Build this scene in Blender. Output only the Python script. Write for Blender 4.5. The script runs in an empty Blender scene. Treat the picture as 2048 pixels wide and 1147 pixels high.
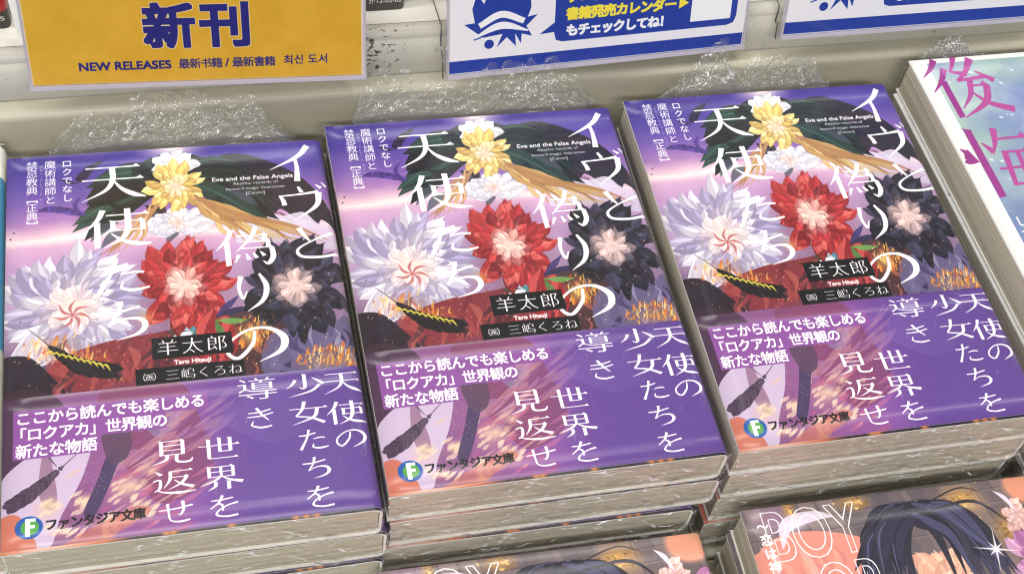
import bpy, bmesh, math, random
import numpy as np
from mathutils import Matrix, Vector
rng = np.random.default_rng(7)
random.seed(7)
S = 0.001                     # everything below is measured in millimetres
scene = bpy.context.scene
COL = scene.collection

# ------------------------------------------------------------------ camera
def rot(rx, ry, rz):
    return Matrix.Rotation(rz, 3, 'Z') @ Matrix.Rotation(ry, 3, 'Y') @ Matrix.Rotation(rx, 3, 'X')
cam_data = bpy.data.cameras.new('camera')
cam_data.sensor_width = 36.0
cam_data.lens = 36.0 * 2740.0 / 2048.0
cam_data.clip_start = 0.01
cam_data.clip_end = 20
cam = bpy.data.objects.new('camera', cam_data)
COL.objects.link(cam)
cam.matrix_world = Matrix.Translation((-94.4368 * S, -262.106 * S, 353.828 * S)) @ rot(0.6536, -0.1068, -0.2080).to_4x4()
scene.camera = cam

# ------------------------------------------------------------------ light: ceiling tube lamps, with lamps added for glare and front fill
world = bpy.data.worlds.new('World')
scene.world = world
world.use_nodes = True
bg = world.node_tree.nodes['Background']
bg.inputs[0].default_value = (0.86, 0.88, 0.95, 1)
bg.inputs[1].default_value = 0.2

def area(loc, size_x, size_y, power, color=(1, 0.965, 0.9), target=(0, 0, 0)):
    d = bpy.data.lights.new('area_light', 'AREA')
    d.shape = 'RECTANGLE'
    d.size = size_x
    d.size_y = size_y
    d.energy = power
    d.color = color
    o = bpy.data.objects.new('area_light', d)
    COL.objects.link(o)
    o.location = loc
    v = Vector(target) - Vector(loc)
    o.rotation_euler = v.to_track_quat('-Z', 'Y').to_euler()
    return o
area((-1.0, -0.15, 1.9), 0.10, 2.6, 20)
area((-2.2, -0.15, 1.9), 0.10, 2.6, 20)
area((2.1, 0.25, 1.9), 0.10, 2.6, 24)
area((0.3, 0.1, 2.0), 1.6, 0.08, 13)
area((0.15, 2.05, 1.9), 0.06, 0.5, 1.6)  # weak strip added so its reflection streaks the left cover
area((0.62, 1.85, 1.95), 0.55, 0.45, 3.2, (0.95, 0.97, 1))  # panel added for a broad soft glare on the covers
area((-0.25, 1.75, 1.95), 0.3, 0.45, 1.3, (0.95, 0.97, 1))  # second, weaker panel added for soft cover glare
area((0.1, 3.7, 2.0), 2.6, 0.14, 24)
area((-0.5, -1.9, 1.6), 2.4, 0.2, 38)  # front fill lamp, added to brighten the page edges
scene.view_settings.view_transform = 'Standard'
scene.view_settings.look = 'None'
scene.view_settings.exposure = -0.04
scene.view_settings.gamma = 1.0
scene.render.engine = 'CYCLES'
scene.cycles.use_denoising = True
scene.cycles.filter_width = 1.1
scene.cycles.max_bounces = 10
scene.cycles.transparent_max_bounces = 24
scene.cycles.sample_clamp_indirect = 4

# ------------------------------------------------------------------ printing: a small rasteriser for flat print
def noise2(h, w, cy, cx, octv=4, seed=0, gain=0.55):
    r = np.random.default_rng(seed)
    out = np.zeros((h, w))
    amp, tot = 1.0, 0.0
    for o in range(octv):
        gy, gx = max(2, int(cy * 2 ** o) + 2), max(2, int(cx * 2 ** o) + 2)
        g = r.random((gy, gx))
        y = np.linspace(0, gy - 1.001, h)
        x = np.linspace(0, gx - 1.001, w)
        iy, ix = y.astype(int), x.astype(int)
        fy, fx = y - iy, x - ix
        fy, fx = (fy * fy * (3 - 2 * fy))[:, None], (fx * fx * (3 - 2 * fx))[None, :]
        a = g[iy][:, ix] * (1 - fy) * (1 - fx) + g[iy + 1][:, ix] * fy * (1 - fx) + g[iy][:, ix + 1] * (1 - fy) * fx + g[iy + 1][:, ix + 1] * fy * fx
        out += a * amp
        tot += amp
        amp *= gain
    return out / tot

def seg_cover(A, B, H, W, ss=4):
    """coverage of closed outlines given as directed segments A -> B (n,2 in pixels)"""
    ya, yb = A[:, 1] * ss, B[:, 1] * ss
    sgn = np.where(yb > ya, 1.0, -1.0)
    lo, hi = np.minimum(ya, yb), np.maximum(ya, yb)
    r0 = np.ceil(lo - 0.5).astype(int).clip(0, H * ss)
    r1 = np.ceil(hi - 0.5).astype(int).clip(0, H * ss)
    n = r1 - r0
    k = n > 0
    if not k.any():
        return np.zeros((H, W))
    A, B, ya, yb, sgn, r0, n = A[k], B[k], ya[k], yb[k], sgn[k], r0[k], n[k]
    idx = np.repeat(np.arange(len(n)), n)
    row = np.arange(n.sum()) - np.repeat(np.cumsum(n) - n, n) + r0[idx]
    x = A[idx, 0] + (row + 0.5 - ya[idx]) / (yb[idx] - ya[idx]) * (B[idx, 0] - A[idx, 0])
    x = x.clip(0, W)
    ix = np.floor(x).astype(int)
    fx = x - ix
    s = sgn[idx]
    W2 = W + 2
    buf = np.bincount(row * W2 + ix, s * (1 - fx), H * ss * W2) + np.bincount(row * W2 + ix + 1, s * fx, H * ss * W2)
    c = np.cumsum(buf.reshape(H * ss, W2), 1)[:, :W]
    return np.minimum(1, np.abs(c)).reshape(H, ss, W).mean(1)

def ccw(P):
    x, y = P[:, 0], P[:, 1]
    return P if (x * np.roll(y, -1) - y * np.roll(x, -1)).sum() > 0 else P[::-1]

def polys_cover(polys, H, W):
    A = np.concatenate([ccw(p) for p in polys])
    B = np.concatenate([np.roll(ccw(p), -1, 0) for p in polys])
    return seg_cover(A, B, H, W)

def spline(P, n=10):
    P = np.array(P, float)
    if len(P) == 2:
        t = np.linspace(0, 1, n)[:, None]
        return P[0] * (1 - t) + P[1] * t
    Q = np.vstack([2 * P[0] - P[1], P, 2 * P[-1] - P[-2]])
    out = []
    for i in range(1, len(Q) - 2):
        t = np.linspace(0, 1, n, endpoint=(i == len(Q) - 3))[:, None]
        a, b, c, d = Q[i - 1], Q[i], Q[i + 1], Q[i + 2]
        out.append(0.5 * (2 * b + (c - a) * t + (2 * a - 5 * b + 4 * c - d) * t ** 2 + (3 * b - a - 3 * c + d) * t ** 3))
    return np.vstack(out)

def ribbon(P, W, n=10):
    """outline of a stroke that follows the points P with the widths W"""
    q = spline(P, n)
    wq = spline([(i, w) for i, w in enumerate(W)], n)[:, 1] if len(W) > 1 else np.full(len(q), W[0])
    if len(wq) != len(q):
        wq = np.interp(np.linspace(0, 1, len(q)), np.linspace(0, 1, len(wq)), wq)
    wq = np.maximum(wq, 0.05)
    t = np.gradient(q, axis=0)
    t /= np.maximum(np.hypot(t[:, 0], t[:, 1]), 1e-9)[:, None]
    nn = np.stack([-t[:, 1], t[:, 0]], 1) * wq[:, None] / 2
    return np.vstack([q + nn, (q - nn)[::-1]])

def ribbon_pieces(P, W, n=10):
    """the same stroke as short quads, all wound alike, so that crossings stay filled"""
    o = ribbon(P, W, n)
    m = len(o) // 2
    a, b = o[:m], o[m:][::-1]
    return [np.array([a[i], a[i + 1], b[i + 1], b[i]]) for i in range(m - 1)]

class Canvas:
    def __init__(s, w_mm, h_mm, ppm, color):
        s.k = ppm
        s.W, s.H = int(round(w_mm * ppm)), int(round(h_mm * ppm))
        s.a = np.empty((s.H, s.W, 3))
        s.a[:] = np.array(color) / 255.0
    def grid(s):
        y, x = np.mgrid[0:s.H, 0:s.W]
        return (x + 0.5) / s.k, (y + 0.5) / s.k
    def blend(s, m, color, x0=0, y0=0):
        h, w = m.shape
        X0, Y0, X1, Y1 = max(0, x0), max(0, y0), min(s.W, x0 + w), min(s.H, y0 + h)
        if X1 <= X0 or Y1 <= Y0:
            return
        mm = m[Y0 - y0:Y1 - y0, X0 - x0:X1 - x0, None]
        c = np.asarray(color, float)
        c = c / 255.0 if c.ndim == 1 else c[Y0:Y1, X0:X1]
        s.a[Y0:Y1, X0:X1] = s.a[Y0:Y1, X0:X1] * (1 - mm) + c * mm
    def poly(s, polys, color, alpha=1.0):
        if not isinstance(polys, list):
            polys = [polys]
        polys = [np.array(p, float) * s.k for p in polys]
        allp = np.vstack(polys)
        x0, y0 = np.floor(allp.min(0)).astype(int) - 1
        x1, y1 = np.ceil(allp.max(0)).astype(int) + 2
        if x1 <= 0 or y1 <= 0 or x0 >= s.W or y0 >= s.H:
            return
        x0c, y0c, x1c, y1c = max(x0, -5), max(y0, -5), min(x1, s.W + 5), min(y1, s.H + 5)
        m = polys_cover([p - (x0c, y0c) for p in polys], y1c - y0c, x1c - x0c)
        s.blend(m * alpha, color, x0c, y0c)
    def stroke(s, P, W, color, alpha=1.0, n=8):
        s.poly(ribbon(P, W, n), color, alpha)
    def blob(s, x, y, rx, ry, color, alpha=1.0, soft=1.0, ang=0.0):
        X, Y = s.grid()
        c, d = math.cos(ang), math.sin(ang)
        u, v = ((X - x) * c + (Y - y) * d) / rx, (-(X - x) * d + (Y - y) * c) / ry
        r = np.sqrt(u * u + v * v)
        s.blend(np.clip((1 - r) / soft, 0, 1) ** 1.5 * alpha, color)
    def image(s, name):
        img = bpy.data.images.new(name, s.W, s.H)
        buf = np.ones((s.H, s.W, 4), np.float32)
        buf[:, :, :3] = np.clip(s.a[::-1], 0, 1)
        img.pixels.foreach_set(buf.ravel())
        img.pack()
        return img

# --- letters: Blender's own built-in font, outlines only
_cu = bpy.data.curves.new('letter_outline', 'FONT')
_cu.resolution_u = 4
_to = bpy.data.objects.new('letter_outline', _cu)
COL.objects.link(_to)
_cache = {}
def outline(ch):
    if ch in _cache:
        return _cache[ch]
    _cu.body = ch
    dg = bpy.context.evaluated_depsgraph_get()
    dg.update()
    m = bpy.data.meshes.new_from_object(_to.evaluated_get(dg))
    v = np.array([tuple(x.co[:2]) for x in m.vertices]).reshape(-1, 2)
    A, B = [], []
    for p in m.polygons:
        vs = list(p.vertices)
        for i in range(len(vs)):
            A.append(vs[i])
            B.append(vs[(i + 1) % len(vs)])
    bpy.data.meshes.remove(m)
    if len(v):
        A, B = v[A], v[B]
        A, B = A * (1, -1), B * (1, -1)
    _cache[ch] = (A, B)
    return _cache[ch]
def bounds(ch):
    A, B = outline(ch)
    return (A.min(0), A.max(0)) if len(A) else (np.zeros(2), np.zeros(2))
_b = bounds('国')
EM = (_b[1] - _b[0]).max() / 0.86            # size of the em square in font units
EMC = (_b[1] + _b[0]) / 2                    # its centre
def glyph_mask(A, B, w, h, bold, thin, ss=4):
    """A, B in pixels of a w x h box (with a margin); bold and thin in pixels"""
    m = seg_cover(A * ss, B * ss, h * ss, w * ss, 1)
    def shift(m, dx, dy, f):
        out = m.copy()
        for k in range(1, max(abs(dx), abs(dy)) + 1):
            for sx in (-1, 1):
                out = f(out, np.roll(m, (sx * min(k, abs(dy)), sx * min(k, abs(dx))), (0, 1)))
        return out
    b, t = int(round(bold * ss)), int(round(thin * ss))
    if t > 0:
        m = shift(m, 0, t, np.minimum)
    if b > 0:
        m = shift(shift(m, b, 0, np.maximum), 0, b, np.maximum)
    return m.reshape(h, ss, w, ss).mean((1, 3))
def put(cv, ch, cx, cy, w, h=None, color=(255, 255, 255), bold=0, thin=0, alpha=1.0, ang=0.0):
    """one full-width character, its em square w x h mm centred on cx, cy; bold and thin in mm"""
    h = h or w
    A, B = outline(ch)
    if not len(A):
        return
    k = cv.k
    pw, ph = int(w * k * 1.5) + 4, int(h * k * 1.5) + 4
    x0, y0 = int(round(cx * k - pw / 2)), int(round(cy * k - ph / 2))
    sc = np.array([w, h]) * k / EM
    c, s_ = math.cos(ang), math.sin(ang)
    def f(P):
        q = (P - EMC) * sc
        q = np.stack([q[:, 0] * c - q[:, 1] * s_, q[:, 0] * s_ + q[:, 1] * c], 1)
        return q + (cx * k - x0, cy * k - y0)
    cv.blend(glyph_mask(f(A), f(B), pw, ph, bold * k, thin * k) * alpha, color, x0, y0)
def vtext(cv, s, cx, y, w, pitch=None, h=None, **kw):
    pitch = pitch or w
    for i, ch in enumerate(s):
        if ch in '【】（）ー':
            put(cv, ch, cx, y + pitch * (i + 0.5), h or w, w, ang=math.pi / 2, **kw)
        else:
            put(cv, ch, cx, y + pitch * (i + 0.5), w, h, **kw)
def htext(cv, s, x, cy, w, pitch=None, h=None, **kw):
    pitch = pitch or w
    for i, ch in enumerate(s):
        put(cv, ch, x + pitch * (i + 0.5), cy, w, h, **kw)
def latin(cv, s, x0, x1, base, cap, color=(255, 255, 255), bold=0, thin=0, alpha=1.0, hollow=0):
    """a line of Latin letters from x0 to x1 (mm), base line at base, capitals cap mm high"""
    A, B = outline(s)
    lo, hi = A.min(0), A.max(0)
    bc = bounds('H')
    caph = bc[1][1] - bc[0][1]
    k = cv.k
    sc = np.array([(x1 - x0) / (hi[0] - lo[0]), cap / caph]) * k
    pw, ph = int((x1 - x0) * k) + 12, int(cap * k * 1.9) + 12
    X0, Y0 = int(x0 * k) - 6, int((base - cap * 1.3) * k) - 6
    f = lambda P: (P - (lo[0], 0)) * sc + (x0 * k - X0, base * k - Y0)
    m = glyph_mask(f(A), f(B), pw, ph, bold * k, thin * k)
    if hollow:
        m = np.clip(glyph_mask(f(A), f(B), pw, ph, hollow * k, 0) - glyph_mask(f(A), f(B), pw, ph, 0, 0), 0, 1)
    cv.blend(m * alpha, color, X0, Y0)

# --- brush-drawn Ming letters on a 100 x 100 square: strokes given as points and widths
def Hs(x0, y, x1, serif=True):
    p = [np.array([(x0, y - 1.7), (x1, y - 1.7), (x1, y + 1.7), (x0, y + 1.7)], float)]
    if serif:
        p.append(np.array([(x1 + 1, y + 1.7), (x1 - 11, y - 1.7), (x1 - 5, y - 7.5)], float))
    return p
def Vs(x, y0, y1, w=8):
    w *= 1.15
    return [np.array([(x - w / 2, y0), (x + w / 2, y0 + 3), (x + w / 2, y1 - 2), (x - w / 2, y1)], float),
            np.array([(x - w / 2 - 3, y0 - 2), (x + w / 2 + 2, y0 + 2), (x, y0 + 6)], float)]
HEAVY = 1.08
def Ss(P, W):
    return ribbon_pieces(P, [w * HEAVY for w in W], 9)
def man():
    return Ss([(29, 1), (20, 28), (1, 56)], [9, 7, 1]) + Vs(20, 32, 99, 8)
MING = {
 '天': lambda k=1: Hs(10, 10, 92) + Hs(4, 42, 97) + Ss([(50, 10), (50, 45), (38, 72), (3, 98)], [9, 8, 6, 1]) + Ss([(51, 43), (62, 66), (80, 84), (99, 93)], [2, 6, 10, 3]),
 '使': lambda k=1: man() + Hs(33, 16, 97) + Ss([(65, 0), (65, 50), (56, 78), (29, 99)], [9, 9, 7, 1]) + Vs(43, 30, 60, 7) + Hs(42, 33, 90) + Vs(87, 31, 60, 7) + Hs(42, 56, 88, False) + Ss([(40, 63), (55, 81), (76, 92), (99, 95)], [2, 6, 10, 3]),
 'た': lambda k=1: Ss([(10, 28), (32, 28), (62, 19)], [5, 6, 5]) + Ss([(42, 2), (34, 40), (12, 96)], [8, 6, 9]) + Ss([(52, 48), (72, 43), (88, 46)], [3, 6, 5]) + Ss([(52, 70), (50, 86), (70, 93), (96, 88)], [3, 6, 8, 5]),
 'ち': lambda k=1: Ss([(10, 28), (42, 27), (80, 16)], [5, 6, 5]) + Ss([(48, 0), (42, 30), (26, 62)], [9, 6, 4]) + Ss([(26, 62), (50, 47), (78, 48), (87, 66), (74, 86), (38, 99)], [3, 4, 8, 10, 7, 1]),
 'イ': lambda k=1: Ss([(84, 0), (60, 30), (2, 64)], [12, 9, 1]) + Ss([(55, 34), (57, 60), (54, 99)], [7, 8, 12]),
 'ヴ': lambda k=1: Ss([(46, 0), (52, 18)], [5, 8]) + Ss([(8, 24), (14, 38), (16, 54)], [4, 8, 9]) + Ss([(10, 26), (50, 23), (84, 18)], [4, 5, 8]) + Ss([(84, 20), (76, 60), (32, 99)], [12, 9, 1]) + Ss([(80, -4), (90, 8)], [2, 7]) + Ss([(92, -9), (101, 3)], [2, 7]),
 'と': lambda k=1: Ss([(26, 2), (33, 24), (42, 44)], [10, 7, 4]) + Ss([(86, 24), (50, 42), (20, 66), (24, 88), (56, 94), (92, 88)], [8, 4, 5, 7, 7, 8]),
 '偽': lambda k=1: man() + Ss([(42, 4), (50, 16)], [2, 8]) + Ss([(70, -2), (60, 26), (34, 62)], [8, 7, 1]) + Hs(36, 20, 88) + Vs(83, 20, 37, 7) + Hs(48, 37, 92) + Vs(88, 38, 54, 7) + Hs(42, 54, 96) + Ss([(93, 54), (94, 80), (85, 98), (76, 90)], [8, 9, 7, 1]) + Ss([(38, 70), (31, 90)], [7, 2]) + Ss([(50, 68), (54, 85)], [3, 7]) + Ss([(62, 67), (67, 82)], [3, 7]) + Ss([(74, 65), (80, 77)], [3, 7]),
 'り': lambda k=1: Ss([(30, 6), (24, 38), (30, 64), (40, 46)], [10, 7, 6, 2]) + Ss([(68, 2), (80, 36), (70, 72), (36, 99)], [5, 11, 9, 1]),
 'の': lambda k=1: Ss([(52, 20), (46, 52), (24, 83), (9, 70), (12, 44), (40, 17), (72, 15), (94, 40), (88, 72), (54, 96)], [4, 6, 7, 6, 5, 5, 7, 11, 9, 1]),
 '少': lambda k=1: Vs(50, 0, 62, 8) + Ss([(50, 62), (42, 64), (34, 56)], [7, 5, 1]) + Ss([(27, 24), (18, 44), (2, 60)], [9, 6, 1]) + Ss([(68, 18), (84, 34), (95, 50)], [2, 7, 10]) + Ss([(86, 52), (62, 78), (6, 99)], [8, 7, 1]),
 '女': lambda k=1: Ss([(42, 0), (34, 35), (18, 62)], [9, 7, 5]) + Ss([(18, 62), (55, 73), (86, 97)], [4, 7, 10]) + Hs(3, 31, 97) + Ss([(72, 32), (60, 70), (6, 99)], [9, 8, 1]),
 'を': lambda k=1: Ss([(14, 20), (42, 20), (78, 13)], [4, 6, 5]) + Ss([(48, 0), (36, 30), (10, 56)], [9, 6, 2]) + Ss([(12, 56), (34, 36), (46, 46), (46, 68)], [3, 5, 7, 4]) + Ss([(90, 36), (60, 46), (34, 66), (28, 85), (54, 95), (88, 91)], [8, 5, 5, 7, 7, 8]),
 'き': lambda k=1: Ss([(14, 22), (50, 20), (84, 9)], [4, 6, 5]) + Ss([(10, 41), (50, 39), (90, 27)], [4, 6, 5]) + Ss([(40, -2), (56, 34), (74, 62)], [9, 7, 4]) + Ss([(28, 62), (23, 82), (50, 95), (82, 90)], [3, 6, 8, 6]),
 '世': lambda k=1: Hs(2, 34, 99) + Vs(26, 6, 86, 8) + Vs(52, 2, 62, 7) + Vs(77, 4, 62, 8) + Hs(52, 60, 78, False) + Hs(24, 87, 94),
 '界': lambda k=1: Vs(22, 3, 49, 7) + Hs(22, 6, 80) + Vs(78, 5, 49, 7) + Hs(22, 26, 78, False) + Hs(22, 46, 78, False) + Vs(50, 6, 46, 6) + Ss([(48, 46), (32, 62), (0, 77)], [6, 6, 1]) + Ss([(52, 46), (70, 61), (99, 72)], [3, 7, 11]) + Ss([(36, 66), (34, 84), (16, 99)], [8, 7, 1]) + Vs(66, 65, 99, 8),
 '見': lambda k=1: Vs(25, 3, 65, 8) + Hs(25, 6, 78) + Vs(75, 5, 65, 8) + Hs(25, 24, 75, False) + Hs(25, 43, 75, False) + Hs(25, 62, 75, False) + Ss([(38, 62), (34, 82), (2, 99)], [8, 7, 1]) + Ss([(60, 62), (60, 88), (72, 95), (90, 94), (97, 80)], [8, 8, 7, 7, 2]),
 '返': lambda k=1: Ss([(8, 4), (22, 20)], [2, 10]) + Ss([(2, 42), (18, 40), (16, 72), (4, 84)], [4, 6, 7, 2]) + Ss([(6, 78), (30, 90), (60, 95), (99, 92)], [2, 6, 9, 3]) + Hs(40, 8, 94) + Ss([(43, 8), (40, 42), (25, 74)], [8, 7, 1]) + Hs(43, 32, 84) + Ss([(80, 33), (66, 58), (36, 80)], [8, 7, 1]) + Ss([(50, 42), (68, 62), (94, 76)], [2, 7, 11]),
 'せ': lambda k=1: Ss([(2, 38), (50, 34), (98, 24)], [4, 6, 7]) + Ss([(70, 2), (71, 40), (62, 62), (54, 58)], [9, 8, 5, 1]) + Ss([(27, 10), (29, 50), (34, 84), (60, 93), (88, 88)], [8, 6, 5, 8, 7]),
 '後': lambda k=1: Ss([(24, 0), (14, 14), (-2, 28)], [9, 6, 1]) + Ss([(32, 16), (20, 36), (2, 54)], [9, 6, 1]) + Vs(22, 36, 99, 8) + Ss([(54, -4), (46, 12), (38, 22)], [8, 5, 3]) + Ss([(38, 22), (60, 28)], [3, 8]) + Ss([(76, 2), (60, 24), (42, 38)], [10, 6, 3]) + Ss([(42, 38), (86, 34)], [4, 6]) + Ss([(74, 24), (94, 42)], [2, 9]) + Ss([(60, 38), (50, 62), (30, 84)], [8, 6, 1]) + Hs(52, 48, 82) + Ss([(80, 48), (66, 76), (26, 99)], [9, 8, 1]) + Ss([(52, 56), (70, 78), (100, 92)], [2, 7, 10]),
 '悔': lambda k=1: Vs(18, -2, 99, 9) + Ss([(3, 28), (7, 48)], [3, 10]) + Ss([(28, 20), (38, 34)], [2, 9]) + Ss([(54, 0), (47, 20), (36, 38)], [9, 6, 1]) + Hs(48, 16, 94) + Ss([(53, 34), (44, 84)], [8, 6]) + Hs(50, 36, 90) + Ss([(88, 36), (85, 96), (76, 92)], [9, 9, 2]) + Hs(34, 59, 99) + Hs(44, 82, 92, False) + Ss([(70, 37), (65, 82)], [6, 6]),
}
def ming(cv, ch, x0, y0, w, h, color=(255, 255, 255), alpha=1.0, heavy=1.0):
    if ch not in MING:
        put(cv, ch, x0 + w / 2, y0 + h / 2, w * 1.08, h * 1.08, color, thin=0.09, alpha=alpha)
        return
    sc = np.array([w, h]) / 100.0
    cv.poly([p * sc + (x0, y0) for p in MING[ch](heavy)], color, alpha)

def feather(cv, P, wmax, color, seed=1, barbs=46, alpha=1.0):
    r = np.random.default_rng(seed)
    q = spline(P, 30)
    t = np.gradient(q, axis=0)
    t /= np.hypot(t[:, 0], t[:, 1])[:, None]
    n = np.stack([-t[:, 1], t[:, 0]], 1)
    N = len(q)
    cv.stroke(P, [0.25, 0.4, 0.15][:len(P)] if len(P) >= 3 else [0.3, 0.2], color, alpha)
    for i in range(barbs):
        f = i / barbs
        j = int(f * 0.8 * (N - 1))
        L = wmax * math.sin(math.pi * min(1, f * 0.92 + 0.1)) ** 0.6 * r.uniform(0.75, 1.15)
        for s_ in (-1, 1):
            a, b = q[j], q[j] + t[j] * -L * 0.7 + n[j] * s_ * L * 0.5
            m = (a + b) / 2 + n[j] * s_ * L * 0.16
            cv.stroke([a, m, b], [0.9, 1.1, 0.1], np.array(color) * r.uniform(0.8, 1.35), alpha, 4)

def flames(cv, cx, cy, rx, ry, n, seed, hot=1.0, up=(0.25, -1.0)):
    r = np.random.default_rng(seed)
    cv.blob(cx, cy, rx * 1.3, ry * 1.3, (250, 150, 60), 0.45 * hot, 1.0)
    cols = [(214, 92, 38), (238, 132, 44), (250, 176, 64), (255, 220, 110), (255, 246, 190)]
    for i in range(n):
        a = r.uniform(0, 6.28)
        d = r.random() ** 0.6
        x, y = cx + math.cos(a) * rx * d, cy + math.sin(a) * ry * d
        L = r.uniform(1.2, 4.5) * (1.1 - 0.4 * d)
        bend = r.uniform(-1.2, 1.2)
        k = min(4, int((i / n) * 3.6 + r.random() * 1.5))
        w = r.uniform(0.4, 1.3) * (1.15 - 0.2 * k)
        cv.stroke([(x, y), (x + up[0] * L * 0.5 + bend * 0.5, y + up[1] * L * 0.5), (x + up[0] * L - bend * 0.3, y + up[1] * L)], [w, w * 0.8, 0.05], cols[k], 0.75 * hot, 4)

def petals(cv, cx, cy, rx, ry, cols, n, w, seed, dark, heart, lay=1.0):
    """a many-petalled flower: long curved petals first, short ones on top, a pale heart"""
    r = np.random.default_rng(seed)
    for i in range(n):
        f = 1.0 - 0.72 * (i / n)
        a = i * 2.39996 + r.normal(0, 0.12)
        f *= r.uniform(0.88, 1.08) * lay + (1 - lay)
        tw = r.uniform(-0.35, 0.55)
        P = []
        for t in (0.12, 0.45, 0.78, 1.0):
            b = a + tw * t
            P.append((cx + math.cos(b) * rx * f * t, cy + math.sin(b) * ry * f * t))
        ww = w * (0.45 + 0.55 * f) * r.uniform(0.7, 1.1)
        c = np.array(cols[r.integers(len(cols))], float) * r.uniform(0.92, 1.05)
        if i > n * 0.72:
            k = (i / n - 0.72) / 0.28
            c = c * (1 - k) + np.array(heart) * k
        cv.stroke(P, [ww * 0.4 + 0.2, ww * 0.8 + 0.25, ww + 0.25, 0.2], dark, 0.6)
        cv.stroke(P, [ww * 0.4, ww * 0.8, ww, 0.05], c, 0.97)
        sh = [(x + 0.14 * ww, y - 0.14 * ww) for x, y in P]
        cv.stroke(sh[1:], [ww * 0.12, ww * 0.3, 0.05], np.minimum(255, c * 1.15 + 10), 0.7)
    m = max(0.6, 0.3 * min(rx, ry) * 0.55)
    cv.blob(cx, cy, m * 1.2, m * 1.2, heart, 0.9, 0.5)
    for i in range(14):
        a = r.uniform(0, 6.28); d = m * r.random() ** 0.5
        cv.stroke([(cx + math.cos(a) * d, cy + math.sin(a) * d), (cx + math.cos(a) * d + 0.5, cy + math.sin(a) * d + 0.1)], [0.4, 0.3], np.array(heart) * 0.86, 0.8, 2)

def streamers(cv, root, tips, cols, n, w, seed, dark):
    r = np.random.default_rng(seed)
    tq = spline(tips, 20)
    for i in r.permutation(n):
        f = (i + 0.5) / n
        tip = tq[min(len(tq) - 1, int(f * len(tq)))] + r.normal(0, 0.8, 2)
        rt = np.array(root) + r.normal(0, 0.8, 2)
        d = tip - rt
        sd = np.array([-d[1], d[0]]) / (np.hypot(*d) + 1e-6) * r.uniform(-2.5, 2.5)
        P = [rt, rt + d * 0.33 + sd, rt + d * 0.7 - sd, tip]
        c = np.array(cols[r.integers(len(cols))], float)
        ww = w * r.uniform(0.6, 1.2)
        cv.stroke(P, [ww * 0.6 + 0.2, ww + 0.25, ww * 0.7 + 0.2, 0.15], dark, 0.55)
        cv.stroke(P, [ww * 0.6, ww, ww * 0.7, 0.05], c, 0.95)

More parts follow.
